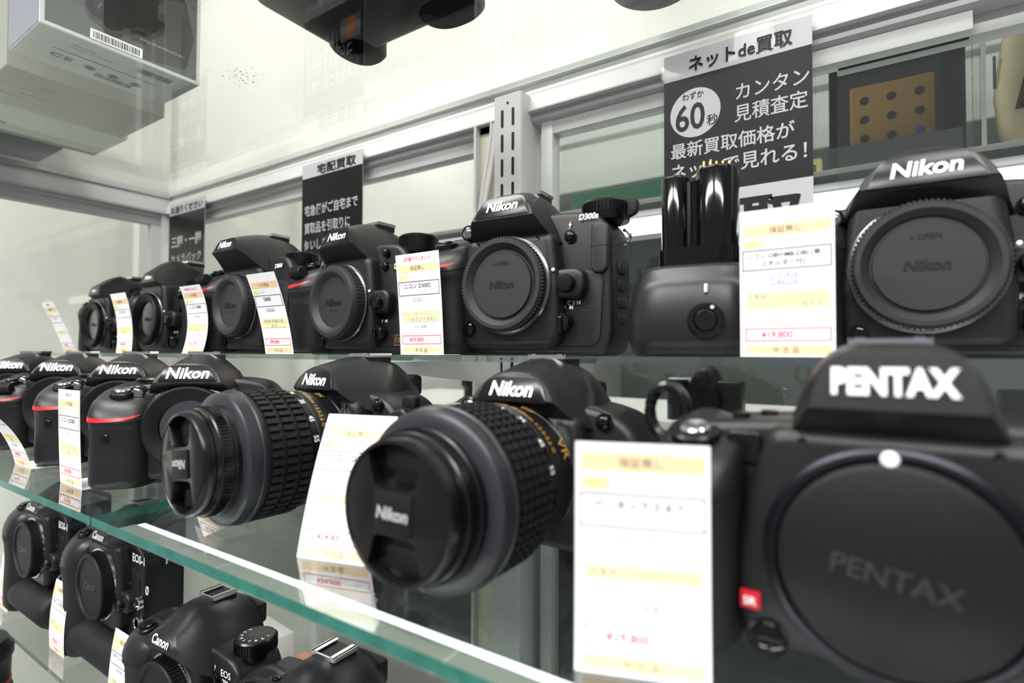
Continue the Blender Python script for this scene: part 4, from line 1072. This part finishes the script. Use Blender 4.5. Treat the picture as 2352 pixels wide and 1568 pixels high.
# ------------------------------------------------------------------ the room behind the sliding doors
def fixture(label, x0, x1, y, h):
    p = thing('light_fixture', label, 'light', ((x0 + x1) / 2, y, zz(h)))
    L = (x1 - x0) / 2
    Geo().box(-L, L, -.03, .03, .013, .022, bevel=.001).obj('reflector', 'shade', p)
    Geo().lathe([(.011, -L + .02), (.011, L - .02)], 20, tf=RZ(-90)).obj('fluorescent_tube', 'tube', p)
    for s in (-1, 1): Geo().box(s * (L - .02) - .012, s * (L - .02) + .012, -.014, .014, -.014, .013, bevel=.002).obj('lamp_holder', 'beam', p)
    return p
fixture('long bare tube light under the shelf behind the sliding doors', -1.20, 1.40, 0.70, .172)
rk = thing('rear_rack', 'white rack board over the tube light behind the sliding doors', 'shelf', (0, 0.75, 0))
Geo().box(-1.20, 1.40, -.06, .14, zz(.1945), zz(.2060), bevel=.002).obj('rack_shelf', 'beam', rk)
for x in (-1.19, -.62, .62, 1.39):
    Geo().box(x - .012, x + .012, .142, .17, 0.0, zz(.95), bevel=.002).obj('rack_post', 'beam', rk)
rl = thing('rear_counter', 'white counter board in the rear room with cameras on it', 'counter', (0, 1.08, 0))
Geo().box(-1.20, 1.40, -.14, .30, zz(-.14), zz(-.115), bevel=.002).obj('counter_top', 'beam', rl)
Geo().box(-1.20, 1.40, -.10, .30, 0, zz(-.14)).obj('counter_base', 'base', rl, smooth=False)
RB = zz(.2062)
hb = thing('lens_tray', 'tan board with nine round holes in a dark bin behind the door', 'tray', (0.020, 0.78, RB), 2)
Geo().box(-.062, .070, .060, .066, .0, .190).obj('bin_back', 'gloss', hb, smooth=False)
Geo().box(-.062, .067, -.010, .060, 0, .048).obj('bin_base', 'shade', hb, smooth=False)
Geo().box(.067, .070, -.010, .060, .0, .190).obj('bin_side', 'gloss', hb, smooth=False)
bd = Geo().box(-.038, .048, .030, .038, .0485, .134, bevel=.002).obj('hole_board', 'tanb', hb)
for i in range(3):
    for j in range(3):
        Geo().lathe([(.0050, .0292), (.0050, .0302), (.0005, .0302)], 20, tf=T(-.023 + .028 * i, 0, .066 + .024 * j)).obj('round_hole', 'blueb' if (i, j) == (2, 0) else 'dark', bd)
small_box('rear_packet', 'yellow and grey packet beside the tan hole board', -0.062, 0.750, RB, .030, .02, .030, 'yellow', 0, 'boxgrey', cat='packet')
bgx = thing('canvas_bag', 'beige canvas camera bag with brown leather strap behind the glass door', 'bag', (0.172, 0.76, RB))
Geo().loft([sect(z, w, d, 3.0, 36, cx) for z, w, d, cx in ((0, .040, .028, .004), (.006, .050, .034, .002), (.03, .056, .038, 0), (.07, .060, .036, 0), (.11, .056, .032, 0), (.15, .050, .026, 0), (.156, .04, .02, 0))]).obj('bag_body', 'canvas', bgx, angle=60)
Geo().loft([[(x - .004, -.036 - dy, z), (x + .010, -.038 - dy, z), (x + .010, -.040 - dy, z), (x - .004, -.038 - dy, z)] for x, dy, z in ((-.020, 0, .15), (-.030, .004, .11), (-.040, .004, .07), (-.046, 0, .04))]).obj('bag_strap', 'leather', bgx)
Geo().prism(rpoly([(-.02, .07, .006), (.055, .07, .006), (.055, .145, .01), (.01, .145, .02)]), -.034, -.041, .002, seg=2).obj('leather_flap', 'leather', bgx)
Geo().lathe([(.006, -.036), (.006, -.044), (.004, -.046)], 18, tf=T(-.040, 0, .045)).obj('bag_stud', 'dark', bgx)
Geo().box(-.0620, -.0595, -.010, -.007, .075, .110, bevel=.001).obj('zip_pull', 'steel', bgx)
ap = thing('acrylic_panel', 'clear upright acrylic panel with bright cut edge beside the hole board', 'panel', (0.098, 0.74, RB))
Geo().box(-.002, .002, -.02, .06, 0, .15).obj('panel_sheet', 'film', ap, smooth=False)
Geo().box(-.002, .002, -.0205, -.0200, 0, .15).obj('panel_edge', 'beam', ap, smooth=False)
gb_ = thing('notice_board', 'green notice board leaning on the rear rack', 'board', (-0.31, 0.775, RB))
Geo().box(-.09, .06, 0, .012, .0, .05, bevel=.002).obj('board_sheet', 'greenb', gb_)
Geo().box(-.09, .06, -.003, 0, 0, .006, bevel=.001).obj('board_lip', 'beam', gb_)
hp = thing('bulkhead', 'pale grey bulkhead hanging from the ceiling of the rear room', 'bulkhead', (-0.9, 2.3, 1.95))
Geo().box(-.9, 1.3, -.35, .35, 0, .66, bevel=.006).obj('bulkhead_body', 'bulk', hp)
Geo().box(-.9, 1.3, -.352, -.345, .18, .20).obj('bulkhead_trim', 'shade', hp, smooth=False)

# dark lenses, cameras and cards on the rear rack's lower shelf, seen between the two front shelves
RZT = zz(-.1148)
def rear_lens(label, x, y, r, h):
    p = thing('rear_lens', label, 'lens', (x, y, RZT))
    Geo().lathe([(r * .9, 0), (r, .004), (r, h * .45), (r * 1.08, h * .5), (r * 1.08, h * .8), (r * .8, h * .86), (r * .8, h), (.001, h)], 36, tf=RX(90)).obj('lens_barrel', 'body', p)
    Geo().lathe([(r * 1.08, h * .52), (r * 1.12, h * .54), (r * 1.12, h * .76), (r * 1.08, h * .78)], 36, tf=RX(90)).obj('zoom_ring', 'rubber', p)
    Geo().lathe([(r * .82, h * .9), (r * .84, h * .91), (r * .84, h * .96), (r * .82, h * .97)], 36, tf=RX(90)).obj('bright_ring', 'steel', p)
rear_lens('dark squat lens with a bright rim behind the glass door', -0.72, 0.98, .045, .085)
rear_lens('tall dark lens beside the squat one behind the glass door', -0.585, 1.00, .034, .105)
def rear_camera(label, x, y, s=1.0):
    p = thing('rear_camera', label, 'camera', (x, y, RZT), 0)
    Geo().box(-.062 * s, .062 * s, -.018, .022, 0, .070 * s, bevel=.006, seg=3).obj('body_shell', 'body', p)
    Geo().loft([hump_section(0, yy, .06 * s, zt * s, wb * s, wt * s, 0, 3) for yy, zt, wb, wt in ((.03, .085, .02, .015), (.01, .097, .03, .018), (-.01, .096, .028, .018), (-.028, .088, .02, .015))]).obj('prism_housing', 'body2', p, angle=50)
    Geo().lathe([(.032, -.016), (.033, -.026), (.030, -.040), (.024, -.041), (.001, -.036)], 40, tf=T(0, 0, .038 * s)).obj('lens_barrel', 'smooth', p)
    Geo().loft([sect(z * s, .018, .02, 2.6, 24, -.046 * s, -.014) for z in (.001, .03, .066, .070)]).obj('hand_grip', 'rubber', p)
rear_camera('black camera on the rear rack under the light blue card', -0.245, 1.0)
rear_camera('black camera on the rear rack under the red card', 0.020, 0.98)
rear_camera('black camera on the rear rack at its far right end', 0.205, 0.98)
def rear_card(label, x, z, w, h, m, m2=None):
    p = thing('price_card', label, 'card', (x, 1.30, zz(-.1148)))
    Geo().box(-w / 2, w / 2, -.001, .001, 0, h).obj('card_sheet', 'paper', p, smooth=False)
    Geo().box(-w / 2 + .004, w / 2 - .004, -.0016, -.001, h * .25, h * .9).obj('card_print', m, p, smooth=False)
rear_card('light blue card on the back of the rear rack', -0.36, -.075, .09, .06, 'skyb')
rear_card('red card on the back of the rear rack', 0.075, -.080, .06, .07, 'redb')
rear_card('tan card beside the red one on the rear rack', -0.01, -.080, .07, .06, 'tan')
